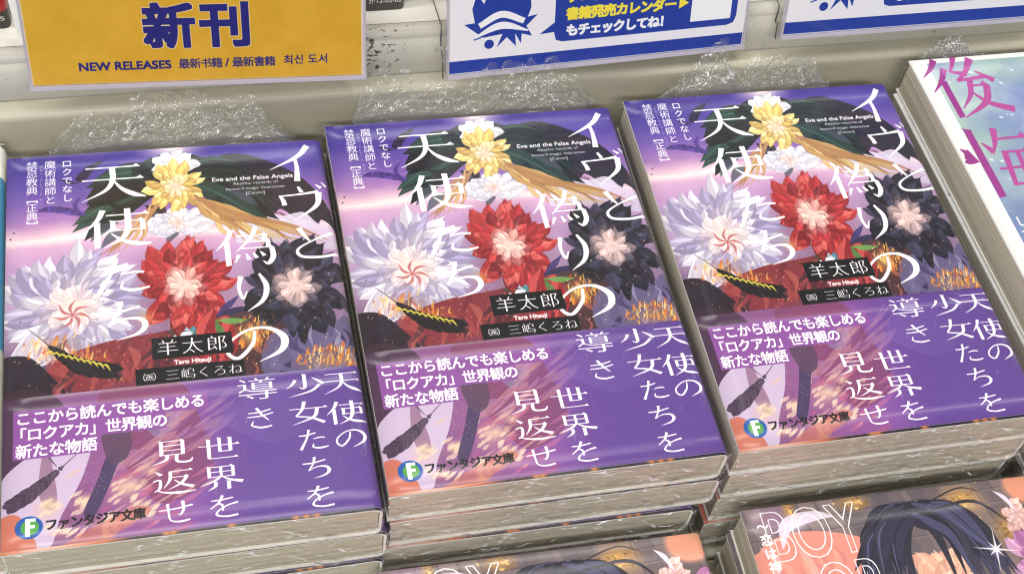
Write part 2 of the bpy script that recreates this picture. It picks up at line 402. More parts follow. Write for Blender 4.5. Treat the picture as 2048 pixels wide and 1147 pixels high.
# ------------------------------------------------------------------ print of the purple paperback
def paint_novel():
    cv = Canvas(118, 148, 9, (120, 90, 185))
    X, Y = cv.grid()
    n1 = noise2(cv.H, cv.W, 5, 3, 6, 3)
    n2 = noise2(cv.H, cv.W, 9, 4, 5, 11)
    stops = np.array([0, 10, 22, 30, 34, 37, 40, 48, 62, 78, 92, 148])
    cols = np.array([(84, 66, 170), (96, 76, 178), (132, 100, 190), (182, 132, 198), (232, 190, 214), (252, 236, 236), (226, 180, 216), (206, 160, 212), (204, 168, 208), (170, 136, 176), (120, 84, 128), (110, 70, 140)]) / 255.0
    yy = Y + (n1 - 0.5) * 9 + (X - 40) * -0.03
    base = np.stack([np.interp(yy, stops, cols[:, i]) for i in range(3)], 2)
    cl = np.clip((n2 - 0.46) * 3.2, 0, 1)[..., None] * np.clip(1 - Y / 40, 0, 1)[..., None]
    base = base * (1 - cl * 0.55) + np.array((176, 132, 204)) / 255.0 * cl * 0.55
    base += (n1[..., None] - 0.5) * 0.12
    cv.a = base
    cv.blob(0, 2, 30, 26, (62, 48, 160), 0.55, 1.0)
    cv.blob(100, 26, 26, 20, (168, 118, 200), 0.5, 1.0)
    cv.blob(54, 0, 14, 7, (255, 236, 240), 1.0, 0.9)
    # far black plumes on the right, pale cloth below them
    wing = [(69, 6), (72, 4.5), (78, 5), (86, 9), (94, 15), (100, 23), (104, 33), (106, 42), (101, 37), (99, 39), (95, 33), (93, 36), (88, 31), (85, 33), (80, 31), (74, 34), (66, 33), (62, 27), (66, 22), (73, 18), (75, 13), (72, 9)]
    cv.poly(ribbonless(wing), (48, 44, 62), 0.97)
    r = np.random.default_rng(5)
    for i in range(90):
        x, y = r.uniform(66, 102), r.uniform(16, 36)
        if y < 6 + (x - 70) * 0.75: continue
        cv.stroke([(x, y), (x + 2, y + 1.6), (x + 5, y + 4.5)], [0.1, 1.1, 0.05], (38 + r.integers(40), 36 + r.integers(36), 56 + r.integers(50)), 0.6, 4)
    cv.poly(ribbonless([(72, 44), (76, 35), (81, 32), (88, 34), (95, 33), (99, 38), (104, 42), (104, 50), (88, 46), (78, 44)]), (222, 212, 236), 0.9)
    cv.blob(96, 44, 12, 8, (220, 176, 220), 0.7, 1.0)
    # plain flower shapes: a golden bloom on dark green leaves, then a silver, a red and a black bloom
    for i in range(34):
        f = (i + 0.5) / 34
        ang = math.radians(-200 + f * 220) + r.normal(0, 0.05)
        L = 30 if abs(math.cos(ang)) > 0.75 else 20
        d = np.array((math.cos(ang), math.sin(ang) * 0.9 + 0.42))
        q0 = np.array((54.0, 14.0))
        pts = [q0, q0 + d * L * 0.45 + (0, -2), q0 + d * L * 0.8, q0 + d * L * r.uniform(0.95, 1.15) + (0, 3)]
        c = [(40, 58, 60), (34, 42, 52), (46, 76, 72), (46, 46, 58), (56, 90, 82)][r.integers(5)]
        cv.stroke(pts, [2, 8, 7, 0.1], (26, 32, 40), 0.9)
        cv.stroke(pts, [1.6, 7.2, 6.2, 0.1], c, 1.0)
        cv.stroke(pts, [0.2, 0.5, 0.3, 0.05], np.minimum(255, np.array(c) * 1.7), 0.8)
    for i in range(16):
        ang = r.uniform(0, 6.28)
        x, y = 50 + r.uniform(-24, 26), 24 + r.uniform(-4, 12)
        cv.stroke([(x, y), (x + 5 * math.cos(ang), y + 3), (x + 9 * math.cos(ang), y + 8)], [0.3, 3.6, 0.1], [(30, 38, 50), (60, 52, 60), (86, 96, 112)][r.integers(3)], 0.8)
    petals(cv, 54, 34, 13, 9, [(236, 232, 244), (216, 214, 232), (226, 224, 240)], 34, 5, 70, (120, 116, 150), (246, 214, 206))
    petals(cv, 54, 7, 9.5, 6.5, [(244, 240, 246), (228, 228, 240)], 22, 4.5, 71, (120, 140, 140), (240, 236, 240), 0.75)
    petals(cv, 54, 18, 12, 13.5, [(244, 216, 130), (250, 230, 160), (222, 184, 104), (236, 200, 112)], 64, 3.6, 72, (150, 108, 66), (250, 222, 196))
    streamers(cv, (60, 24), [(103, 46), (92, 46), (80, 45), (70, 42)], [(216, 172, 108), (236, 204, 140), (196, 144, 92)], 14, 1.7, 22, (120, 84, 60))
    streamers(cv, (47, 26), [(28, 46), (34, 45), (42, 42)], [(206, 150, 106), (230, 186, 130)], 8, 1.3, 23, (120, 84, 70))
    # silver
    cv.blob(22, 66, 30, 30, (178, 160, 200), 0.75, 0.8)
    cv.blob(54, 62, 24, 28, (96, 40, 66), 0.6, 0.9)
    cv.blob(89, 66, 24, 28, (52, 40, 76), 0.75, 0.9)
    cv.blob(20, 86, 26, 14, (70, 46, 70), 0.7, 0.9)
    petals(cv, 20, 65, 26, 27, [(206, 198, 220), (186, 176, 206), (160, 148, 188), (222, 216, 232), (170, 158, 194)], 120, 6.0, 31, (140, 126, 164), (250, 226, 220))
    streamers(cv, (8, 74), [(-6, 96), (2, 98), (12, 92)], [(236, 230, 242), (214, 206, 228)], 12, 2.0, 36, (160, 146, 180))
    for k in range(7):
        a_ = k * 0.9
        cv.stroke([(20, 68), (20 + 3 * math.cos(a_), 68 + 3 * math.sin(a_)), (20 + 6 * math.cos(a_ + 0.4), 68 + 6 * math.sin(a_ + 0.4))], [0.3, 1.0, 0.1], (196, 96, 100), 0.75)
    # red and dark brown leaves under them
    cv.poly(ribbonless([(14, 86), (28, 80), (44, 78), (60, 76), (74, 76), (86, 82), (84, 100), (14, 100)]), (150, 56, 66), 1.0)
    cv.poly(ribbonless([(66, 76), (76, 72), (88, 82), (86, 99), (70, 99)]), (84, 54, 60), 0.9)
    cv.poly(ribbonless([(-2, 84), (6, 82), (12, 88), (18, 100), (-2, 100)]), (50, 36, 52), 0.95)
    for i in range(110):
        x, y = r.uniform(14, 86), r.uniform(76, 100)
        cv.stroke([(x, y), (x + r.uniform(-3, 3), y + 4), (x + r.uniform(-5, 5), y + 9)], [0.1, r.uniform(0.6, 3.2), 0.1], [(188, 84, 84), (120, 40, 54), (90, 40, 50), (206, 110, 96), (170, 66, 72), (60, 44, 56)][r.integers(6)], 0.6, 4)
    petals(cv, 56, 78, 9, 8, [(226, 226, 238), (200, 200, 222), (84, 84, 66)], 22, 3.6, 44, (90, 80, 100), (90, 160, 176))
    # red
    petals(cv, 54, 60, 17, 21.5, [(206, 62, 66), (184, 44, 54), (226, 96, 92), (150, 34, 46), (196, 54, 60)], 120, 5.2, 41, (92, 20, 34), (250, 216, 204))
    streamers(cv, (64, 70), [(54, 94), (62, 94), (70, 86)], [(198, 50, 56), (170, 36, 48), (220, 84, 84)], 12, 2.4, 42, (96, 22, 34))
    for k, P in enumerate([[(63, 74), (67, 70), (71, 66)], [(63, 74), (69, 72), (76, 71)], [(63, 75), (68, 76), (73, 76)], [(63, 75), (64, 79), (66, 82)]]):
        cv.stroke(P, [0.3, 2.4, 0.2], [(70, 60, 130), (52, 48, 96), (120, 180, 90), (90, 150, 80)][k], 0.9)
    # black
    cv.poly(ribbonless([(78, 84), (88, 80), (98, 82), (104, 78), (108, 99), (78, 99)]), (110, 100, 146), 0.95)
    petals(cv, 89, 64, 20, 23, [(40, 36, 54), (56, 50, 72), (34, 30, 46), (70, 66, 96), (46, 42, 66)], 120, 6.0, 51, (20, 16, 30), (244, 208, 204))
    for i in range(26):
        x, y = r.uniform(82, 104), r.uniform(80, 96)
        cv.stroke([(x, y), (x + r.uniform(-3, 3), y + 4), (x + r.uniform(-5, 5), y + 8)], [0.1, r.uniform(1, 4), 0.1], [(120, 108, 156), (58, 46, 96), (84, 72, 124), (160, 150, 186)][r.integers(4)], 0.8, 5)
    for i in range(420):                                   # embers and ash
        x, y = r.uniform(0, 105), 97 - abs(r.normal(0, 22))
        q_ = r.uniform(0.08, 0.35)
        cv.stroke([(x, y), (x + q_, y - q_ * 2)], [q_ * 1.2, q_ * 0.6], [(255, 206, 120), (250, 150, 70), (50, 36, 50), (255, 236, 200)][r.integers(4)], 0.7, 2)
    # burning plume and flames
    flames(cv, 74, 82, 6, 7, 46, 61)
    cv.blob(73, 82, 5, 6, (255, 226, 130), 0.7, 1.0)
    flames(cv, 97, 94, 11, 5, 76, 62)
    flames(cv, 14, 80, 9, 5, 26, 63, 0.9)
    flames(cv, 24, 86, 8, 4, 26, 64, 0.9)
    feather(cv, [(32, 91), (20, 86), (7, 72)], 5.5, (40, 32, 38), 9, 60)
    for i in range(10):
        x = 12 + i * 1.8
        cv.stroke([(x, 82 + i * 0.7), (x + 1.4, 81 + i * 0.8), (x + 2.6, 82.5 + i * 0.9)], [0.1, 0.8, 0.1], (238, 220, 70), 0.9, 4)
    cv.blob(42, 72, 4, 5, (250, 222, 130), 0.6, 1.0)
    feather(cv, [(23, 12), (27, 7), (33, 2)], 2.6, (48, 40, 74), 12, 26)
    feather(cv, [(24, 27), (14, 24), (5, 25)], 2.4, (78, 56, 140), 13, 22, 0.7)
    cv.stroke([(24, 19), (21.5, 23), (24, 28.5)], [0.1, 1.6, 0.1], (84, 60, 150), 0.8)
    cv.stroke([(17, 11), (20, 13), (23, 13)], [0.1, 1.2, 0.1], (44, 36, 60), 0.8)
    cv.blob(1.5, 35.5, 0.4, 0.4, (40, 30, 60), 1, 0.4); cv.blob(2.5, 33, 0.4, 0.4, (40, 30, 60), 1, 0.4)
    # belly band print: everything below 97 mm
    top = cv.a.copy()
    m = (Y > 97) & (Y < 147.1)
    nb = noise2(cv.H, cv.W, 8, 6, 6, 77)
    nc = noise2(cv.H, cv.W, 5, 4, 5, 78)
    left = np.stack([np.interp(X + (nb - 0.5) * 26, [0, 10, 30, 48, 62, 76, 120], c) for c in ([112, 146, 160, 156, 136, 112, 102], [76, 92, 94, 88, 80, 74, 68], [116, 136, 150, 158, 168, 170, 164])], 2) / 255.0
    left += (nc[..., None] - 0.5) * 0.16
    cv.a[m] = left[m]
    band = Canvas(1, 1, 1, (0, 0, 0)); band.k, band.W, band.H, band.a = cv.k, cv.W, cv.H, cv.a
    dark_l = [(-1, 97), (14, 97), (20, 112), (14, 118), (9, 126), (-1, 128)]
    band.poly(ribbonless(dark_l), (76, 50, 66), 0.85)
    band.poly(ribbonless([(28, 97), (50, 97), (56, 112), (58, 130), (44, 138), (36, 128), (30, 116)]), (146, 66, 92), 0.7)
    for pts, c in [([(-1, 148), (-1, 128), (4, 120), (12, 116), (24, 114), (22, 126), (16, 138), (12, 148)], (224, 212, 230)), ([(11, 118), (13, 118), (15, 132), (13, 136), (10, 130)], (170, 130, 150))]:
        band.poly(ribbonless(pts), c, 0.95)
    band.poly(ribbonless([(62, 112), (70, 104), (80, 102), (88, 108), (86, 118), (76, 122), (68, 118)]), (146, 122, 196), 0.5)
    band.poly(ribbonless([(38, 106), (45, 102), (50, 110), (44, 116), (40, 112)]), (150, 140, 176), 0.7)
    for i in range(60):                                   # smoke-like pink tongues
        f = r.random()
        x, y = 34 + f * 28 + r.normal(0, 2), 126 - f * 20 + r.normal(0, 4)
        L = r.uniform(3, 9)
        band.stroke([(x - L * 0.6, y + L * 0.35), (x, y + r.normal(0, 0.8)), (x + L * 0.6, y - L * 0.5)], [0.1, r.uniform(0.6, 2.4), 0.1], [(196, 150, 190), (214, 150, 170), (150, 90, 150), (228, 170, 160)][r.integers(4)], 0.5, 5)
    for i in range(46):
        x, y = r.normal(40, 9), r.normal(134, 6)
        L = r.uniform(1, 5)
        band.stroke([(x - L, y + L * 0.5), (x, y), (x + L, y - L * 0.6)], [0.1, r.uniform(0.6, 2), 0.1], [(226, 120, 150), (244, 190, 160), (206, 90, 130), (246, 214, 170)][r.integers(4)], 0.55, 5)
    for (x, y, rx, ry) in [(33, 132, 7, 8), (12, 136, 7, 5), (22, 135, 5, 4), (38, 140, 6, 5), (28, 142, 8, 4), (16, 143, 6, 3)]:
        band.blob(x, y, rx, ry, (250, 200, 150), 0.55, 1.0)
        for i in range(12):
            a, b = x + r.normal(0, rx * 0.4), y + r.normal(0, ry * 0.4)
            band.stroke([(a - 1, b + 0.8), (a, b), (a + 1.4, b - 1)], [0.1, 1.2, 0.1], (255, 238, 190), 0.7, 4)
    for (x, y, q_) in [(13, 134, 4.5), (23, 134, 4), (35, 131, 5), (41, 127, 3.5), (33, 142, 4), (38, 138, 3.5)]:
        band.blob(x, y, q_, q_ * 0.8, (255, 236, 170), 0.85, 1.0)
    band.blob(28, 146, 3.5, 1.8, (255, 210, 60), 0.95, 1.0)
    band.blob(23, 146.3, 4.5, 1.2, (226, 60, 40), 0.7, 1.0)
    band.poly(ribbonless([(-1, 149), (-1, 138), (4, 136), (8, 142), (9, 149)]), (232, 128, 80), 0.95)
    band.poly(ribbonless([(14, 149), (22, 144), (36, 138), (40, 140), (30, 146), (26, 149)]), (222, 128, 96), 0.7)
    band.poly(ribbonless([(29, 120), (33, 118), (30, 128), (25, 139), (22, 138), (26, 128)]), (72, 62, 96), 0.95)   # dark rod
    band.poly(ribbonless([(28, 112), (34, 110), (36, 116), (34, 122), (30, 123), (28, 118)]), (98, 74, 92), 0.9)
    feather(band, [(2, 133.5), (10, 128), (22, 117)], 4.2, (74, 60, 72), 19, 44)
    band.stroke([(15, 122), (13, 118), (17, 115)], [0.2, 0.9, 0.1], (110, 96, 110), 0.8)
    for i in range(120):
        x, y = r.normal(20, 4), r.normal(125, 5)
        band.blob_small(x, y, r.uniform(0.1, 0.25), (246, 226, 236)) if False else band.stroke([(x, y), (x + 0.25, y + 0.1)], [0.22, 0.2], (240, 214, 226), 0.7, 2)
    g = np.clip((X - 52) / 34, 0, 1) ** 0.8 * m
    cv.blend(g * 0.82, (102, 72, 158))
    cv.blend(m * 0.16, (150, 90, 190))
    cv.a[m & (np.abs(Y - 97.25) < 0.25)] *= 0.93
    # strip of the cover that shows below the band
    m2 = Y >= 147.1
    low = np.stack([np.interp(X + (nb - 0.5) * 30, [0, 14, 30, 45, 60, 118], c) for c in ([232, 236, 224, 70, 50, 44], [128, 190, 120, 44, 36, 34], [80, 170, 70, 54, 48, 60])], 2) / 255.0
    cv.a[m2] = low[m2]
    for x in (44, 46, 80, 83, 86, 62): cv.blob(x, 147.5, 2.2, 1, (250, 150, 60), 0.9, 0.8)
    # wide purple spine with its own lettering
    ms = X > 105.4
    sp = np.stack([np.interp(Y, [0, 40, 96, 97.5, 148], c) for c in ([60, 44, 40, 92, 92], [46, 36, 34, 58, 58], [120, 70, 66, 152, 150])], 2) / 255.0
    cv.a[ms] = sp[ms]
    # boxes for the three lines of the band
    for x0, y0, x1, y1 in [(2.9, 101.6, 58.4, 107.4), (2.9, 107.2, 46.0, 112.9), (2.9, 112.7, 27.0, 118.4)]:
        cv.poly(np.array([(x0, y0), (x1, y0), (x1, y1), (x0, y1)]), (154, 88, 172), 1.0)
    Wt = (250, 248, 252)
    htext(cv, 'ここから読んでも楽しめる', 3.5, 104.5, 4.75, 4.52, 5.0, color=Wt, bold=0.12)
    htext(cv, '「ロクアカ」世界観の', 2.2, 110.1, 4.75, 4.42, 5.0, color=Wt, bold=0.12)
    htext(cv, '新たな物語', 3.6, 115.7, 4.75, 4.55, 5.0, color=Wt, bold=0.12)
    # title
    T = Wt
    for ch, x, y, w, h in [('イ', 85.5, 2.6, 17, 16.5), ('ヴ', 86.5, 21.5, 17.5, 15), ('と', 88.0, 39.5, 18.5, 14.2),
                           ('偽', 65.0, 38.6, 19.5, 15.6), ('り', 67.5, 57.5, 15.5, 15.5), ('の', 64.0, 77.5, 20.5, 15.5),
                           ('天', 23.0, 5.6, 21.5, 16.8), ('使', 24.0, 26.0, 21.5, 16.5), ('た', 26.0, 46.8, 18.5, 14.5), ('ち', 26.0, 64.6, 18.0, 15)]:
        ming(cv, ch, x, y, w, h, T)
    lines = [('天使の', 92.8, [98.8, 109.8, 119.4]), ('少女たちを', 81.6, [98.6, 108.6, 118.6, 128.3, 138.0]), ('導き', 67.2, [98.4, 109.4]), ('世界を', 54.3, [118.0, 127.6, 137.6]), ('見返せ', 41.0, [117.2, 127.2, 137.6])]
    for s_, x, ys in lines:
        for ch, y in zip(s_, ys):
            big = ch in '天使女少導世界見返'
            w, h = (12.2, 8.2) if big else (9.8, 7.2)
            if ch == '女' : x_ = x + 0.0
            ming(cv, ch, x + (12.2 - w) / 2, y, w, h, T)
    vtext(cv, 'ロクでなし', 19.2, 2.2, 3.7, 3.85, color=T, bold=0.03)
    vtext(cv, '魔術講師と', 13.8, 2.2, 4.0, 3.95, color=T)
    vtext(cv, '禁忌教典【正典】', 8.0, 2.2, 4.0, 3.75, color=T)
    vtext(cv, 'アカシックレコード', 10.9, 4.2, 1.3, 1.5, color=(220, 210, 240))
    vtext(cv, 'カノン', 10.9, 18.6, 1.3, 1.8, color=(220, 210, 240))
    E_ = (240, 236, 246)
    latin(cv, 'Eve and the False Angels', 66.3, 93.4, 16.9, 1.75, E_, bold=0.05)
    latin(cv, 'Akashic records of', 73.0, 88.2, 19.0, 1.2, E_)
    latin(cv, 'bastard magic instructor', 70.6, 90.4, 21.3, 1.2, E_)
    latin(cv, '[Canon]', 77.0, 83.2, 23.5, 1.2, E_)
    # black name plates
    for x0, y0, x1, y1 in [(43.2, 80.0, 67.4, 88.0), (38.0, 91.0, 70.4, 97.0)]:
        cv.poly(np.array([(x0, y0), (x1, y0), (x1, y1), (x0, y1)]), (28, 26, 30), 1.0)
    latin(cv, 'Taro Hitsuji', 49.5, 60.5, 90.4, 1.5, (250, 240, 244), bold=0.07)
    htext(cv, '羊太郎', 44.2, 84.0, 7.0, 7.4, 6.6, color=T, thin=0.12)
    htext(cv, '三嶋くろね', 46.4, 94.2, 4.7, 4.7, 4.4, color=T, thin=0.07)
    put(cv, '（', 39.6, 94.3, 3.0, 3.0, T); put(cv, '画', 42.0, 94.3, 2.6, 2.6, T); put(cv, '）', 44.4, 94.3, 3.0, 3.0, T)
    # publisher's mark
    cv.blob(7.4, 140.4, 3.8, 3.6, (44, 104, 190), 1.0, 0.03)
    cv.blob(7.6, 140.4, 2.5, 2.4, (96, 180, 84), 1.0, 0.03)
    cv.poly([np.array([(6.4, 137.6), (9.2, 137.6), (9.2, 138.6), (7.7, 138.6), (7.7, 139.7), (9.0, 139.7), (9.0, 140.7), (7.7, 140.7), (7.7, 143.2), (6.4, 143.2)])], (250, 252, 255))
    htext(cv, 'ファンタジア文庫', 11.6, 140.3, 3.7, 3.4, 3.9, color=(40, 28, 36), bold=0.12)
    vtext(cv, 'イヴと偽りの天使たち', 111.5, 12, 6, 6.2, color=T)
    # ink on coated stock: deeper, slightly duller middle tones
    a = np.clip(cv.a, 0, 1) ** 1.16
    g = a.mean(2, keepdims=True)
    cv.a = a * 0.84 + g * 0.16
    return cv.image('novel_print')
def ribbonless(pts):
    """smooth closed outline through the points"""
    P = np.array(pts, float)
    Q = np.vstack([P, P[:3]])
    out = []
    for i in range(1, len(Q) - 2):
        t = np.linspace(0, 1, 7, endpoint=False)[:, None]
        a, b, c, d = Q[i - 1], Q[i], Q[i + 1], Q[i + 2]
        out.append(0.5 * (2 * b + (c - a) * t + (2 * a - 5 * b + 4 * c - d) * t ** 2 + (3 * b - a - 3 * c + d) * t ** 3))
    return np.vstack(out)

# ------------------------------------------------------------------ print of the smaller novel in the front row
def paint_boy():
    cv = Canvas(118, 148, 8, (118, 104, 108))
    X, Y = cv.grid()
    r = np.random.default_rng(3)
    n = noise2(cv.H, cv.W, 7, 5, 6, 9)
    cv.a += (n[..., None] - 0.5) * 0.22
    for i in range(26):                                    # grey-brown slanting panels
        x = -30 + i * 6.2 + r.uniform(-1, 1)
        c = [(132, 116, 116), (104, 92, 98), (148, 128, 122), (90, 80, 88)][r.integers(4)]
        cv.poly(np.array([(x, 0), (x + 5.4, 0), (x + 13, 34), (x + 7.6, 34)]), c, 0.6)
        cv.stroke([(x + 5.6, 0), (x + 13.2, 34)], [0.25, 0.25], (70, 60, 66), 0.7)
    for y in (4.5, 9.5, 17):
        cv.stroke([(0, y + 2), (118, y - 3)], [0.3, 0.3], (74, 64, 70), 0.5)
        cv.stroke([(0, y + 2.6), (118, y - 2.4)], [0.3, 0.3], (168, 150, 142), 0.35)
    cv.blob(10, 4, 12, 10, (176, 132, 168), 0.8, 1.0)
    for (x, y, rx, ry) in [(38, 2, 8, 4), (76, 6, 11, 8), (88, 18, 7, 9), (16, 2, 3, 6)]:
        cv.blob(x, y, rx, ry, (224, 168, 84), 0.85, 0.9)
        for k in range(26):
            a, b = x + r.normal(0, rx * 0.4), y + r.normal(0, ry * 0.4)
            cv.stroke([(a, b), (a + 0.6, b + 0.5), (a + 1.2, b + 0.2)], [0.2, 1.0, 0.2], [(120, 86, 50), (246, 204, 120), (150, 110, 60)][r.integers(3)], 0.7, 3)
    cv.blob(100, 3, 9, 8, (242, 160, 130), 0.9, 0.25)
    cv.blob(103, 1, 6, 5, (168, 150, 90), 0.4, 1.0)
    # peach and pink petals below, a dark sweeping bloom above
    cv.poly(ribbonless([(2, 15), (14, 10), (30, 12), (44, 20), (46, 40), (44, 152), (-4, 152), (-4, 30)]), (226, 146, 132), 1.0)
    for i in range(60):
        x, y = r.uniform(0, 40), r.uniform(13, 60)
        cv.stroke([(x, y), (x + r.uniform(0, 5), y + 6), (x + r.uniform(-3, 6), y + 13)], [0.2, r.uniform(1, 4), 0.2], [(240, 170, 150), (206, 120, 124), (236, 190, 190), (190, 100, 120)][r.integers(4)], 0.5, 5)
    petals(cv, 60, 36, 15, 18, [(236, 184, 156), (228, 170, 146), (244, 200, 176)], 40, 8, 15, (170, 110, 100), (244, 206, 184))
    petals(cv, 98, 30, 17, 20, [(196, 130, 180), (176, 110, 166), (216, 160, 200)], 46, 7, 16, (110, 60, 110), (240, 196, 196))
    petals(cv, 76, 22, 7, 6, [(236, 190, 190), (224, 170, 176)], 22, 4, 17, (120, 70, 90), (244, 206, 206))
    petals(cv, 92, 14, 6, 8, [(240, 200, 190), (232, 186, 180)], 18, 4, 18, (120, 70, 90), (244, 206, 206))
    for i in range(120):
        f = i / 120
        x0, y0 = 58 + r.normal(0, 3), 4.5 + r.uniform(0, 4)
        side = -1 if r.random() < 0.55 else 1
        far = r.uniform(0.55, 1.0)
        P = [(x0, y0), (x0 + side * 11 * far, y0 + 1.5 + r.uniform(0, 4)), (x0 + side * 19 * far, y0 + 9 + r.uniform(0, 4)), (x0 + side * 23 * far + r.normal(0, 2), y0 + 18 + r.uniform(0, 14))]
        c = [(44, 42, 58), (58, 54, 74), (36, 34, 46), (72, 72, 104), (50, 46, 70)][r.integers(5)]
        cv.stroke(P, [1.2, 3.6, 3.2, 0.1], (22, 20, 30), 0.8)
        cv.stroke(P, [1.0, 3.2, 2.8, 0.05], c, 1.0)
        if r.random() < 0.3: cv.stroke(P[1:], [0.1, 0.5, 0.05], (108, 108, 150), 0.7)
    cv.stroke([(62, 6), (76, 1.5), (84, 4)], [0.3, 0.5, 0.1], (40, 36, 48))
    cv.stroke([(64, 8), (80, 7), (90, 17)], [0.8, 1.2, 0.1], (44, 40, 56))
    cv.blob(17, 7, 8, 4, (240, 226, 246), 0.9, 1.0, -0.3)
    cv.stroke([(10, 15), (14, 7), (24, 5), (30, 6)], [0.5, 4.5, 3.5, 0.5], (238, 226, 246), 0.8)
    cv.stroke([(88, 4), (91, 7), (93, 12)], [0.2, 1.7, 0.3], (244, 226, 250), 0.95)
    for (x, y, L) in [(80.5, 24.5, 8), (34, 30, 4)]:
        for k in range(4):
            a = k * math.pi / 4 + 0.2
            l_ = L * (1 if k % 2 == 0 else 0.45)
            cv.stroke([(x - l_ * math.cos(a), y - l_ * math.sin(a)), (x, y), (x + l_ * math.cos(a), y + l_ * math.sin(a))], [0.05, 0.7, 0.05], (252, 244, 255), 0.9)
        cv.blob(x, y, 3, 3, (255, 250, 255), 0.8, 1.0)
    Wt = (250, 246, 250)
    latin(cv, 'BOY', 6.4, 38.0, 19.0, 17.0, Wt, hollow=0.32)
    latin(cv, 'OR', 18.5, 40.5, 39.0, 17.0, Wt, hollow=0.32)
    vtext(cv, '〜恋は神様', 5.7, 4.2, 4.3, 4.75, color=Wt, bold=0.1)
    cv.a[X > 105.4] = np.array((132, 112, 118)) / 255.0
    return cv.image('front_row_print')

def paint_white():
    cv = Canvas(143, 182, 5.5, (240, 240, 238))
    X, Y = cv.grid()
    n = noise2(cv.H, cv.W, 7, 5, 6, 90)
    n2 = noise2(cv.H, cv.W, 4, 3, 4, 91)
    m = np.clip((X - 6.3) * 6, 0, 1) * np.clip((Y - 2.2) * 3, 0, 1) * (X < 128)
    art = np.stack([0.62 + 0 * X, 0.72 + 0 * X, 0.70 + 0 * X], 2)
    t = np.clip((n - 0.35) * 2.6, 0, 1)[..., None]
    art = np.array((128, 146, 196)) / 255.0 * (1 - t) + np.array((206, 222, 214)) / 255.0 * t
    t = np.clip((n2 - 0.4) * 2.4, 0, 1)[..., None] * 0.6
    art = art * (1 - t) + np.array((150, 184, 158)) / 255.0 * t
    d = np.clip((Y - 40) / 70, 0, 1)[..., None] * 0.55
    art = art * (1 - d) + np.array((92, 108, 152)) / 255.0 * d
    cv.blend(m, np.clip(art, 0, 1))
    r = np.random.default_rng(2)
    for i in range(150):
        x, y = r.uniform(8, 126), r.uniform(5, 150)
        s_ = r.uniform(0.3, 1.6)
        cv.poly(np.array([(x, y), (x + s_, y + 0.2), (x + s_ * 1.3, y + s_), (x + 0.2, y + s_ * 0.7)]), (244, 250, 250), 0.75)
    petals(cv, 62, 30, 24, 28, [(60, 48, 70), (92, 84, 120), (44, 34, 50), (120, 112, 150)], 70, 8, 93, (30, 24, 40), (120, 90, 110))
    A_ = (152, 52, 138); B_ = (180, 72, 152)
    ming(cv, '後', 3.0, 0.6, 28.5, 31.0, A_)
    ming(cv, '悔', 3.0, 37.5, 28.5, 33.0, A_)
    # the letters turn paler where they cross the picture
    k = (np.abs(cv.a - np.array(A_) / 255.0).sum(2) < 0.08) & (X > 11)
    cv.a[k] = np.array(B_) / 255.0
    cv.stroke([(1.5, 46), (3.4, 48.5), (2.8, 52), (0.8, 52.5)], [0.4, 2.6, 3.4, 0.4], A_)
    vtext(cv, 'しない', 10, 78.5, 5.0, 5.6, color=(250, 250, 250), bold=0.1)
    cv.a[X > 128.5] = np.array((236, 236, 234)) / 255.0
    return cv.image('white_book_print')

def paint_yellow_sign():
    cv = Canvas(109, 44, 9, (214, 166, 40))
    X, Y = cv.grid()
    cv.a += (noise2(cv.H, cv.W, 4, 9, 6, 5, 0.7)[..., None] - 0.5) * np.array((0.09, 0.09, 0.14))
    nv = (22, 22, 118)
    for ch, x in (('新', 45.6), ('刊', 63.9)):
        put(cv, ch, x, 44 - 19.6, 17.5, 16.8, (228, 206, 160), bold=0.85)
        put(cv, ch, x, 44 - 19.6, 17.5, 16.8, nv, bold=0.6)
    latin(cv, 'NEW RELEASES', 15.5, 45.0, 39.3, 2.8, nv, bold=0.14)
    htext(cv, '最新书籍', 47.6, 37.9, 3.9, 3.6, 3.9, color=nv, bold=0.06)
    latin(cv, '/', 62.8, 64.2, 39.3, 2.9, nv, bold=0.05)
    htext(cv, '最新書籍', 65.2, 37.9, 3.9, 3.6, 3.9, color=nv, bold=0.06)
    htext(cv, '최신', 82.4, 37.6, 3.8, 3.5, 3.8, color=nv, bold=0.06)
    htext(cv, '도서', 90.6, 37.6, 3.8, 3.5, 3.8, color=nv, bold=0.06)
    for x in (0.15, 108.85): cv.stroke([(x, 0), (x, 44)], [0.35, 0.35], (226, 200, 160))
    return cv.image('new_release_card_print')

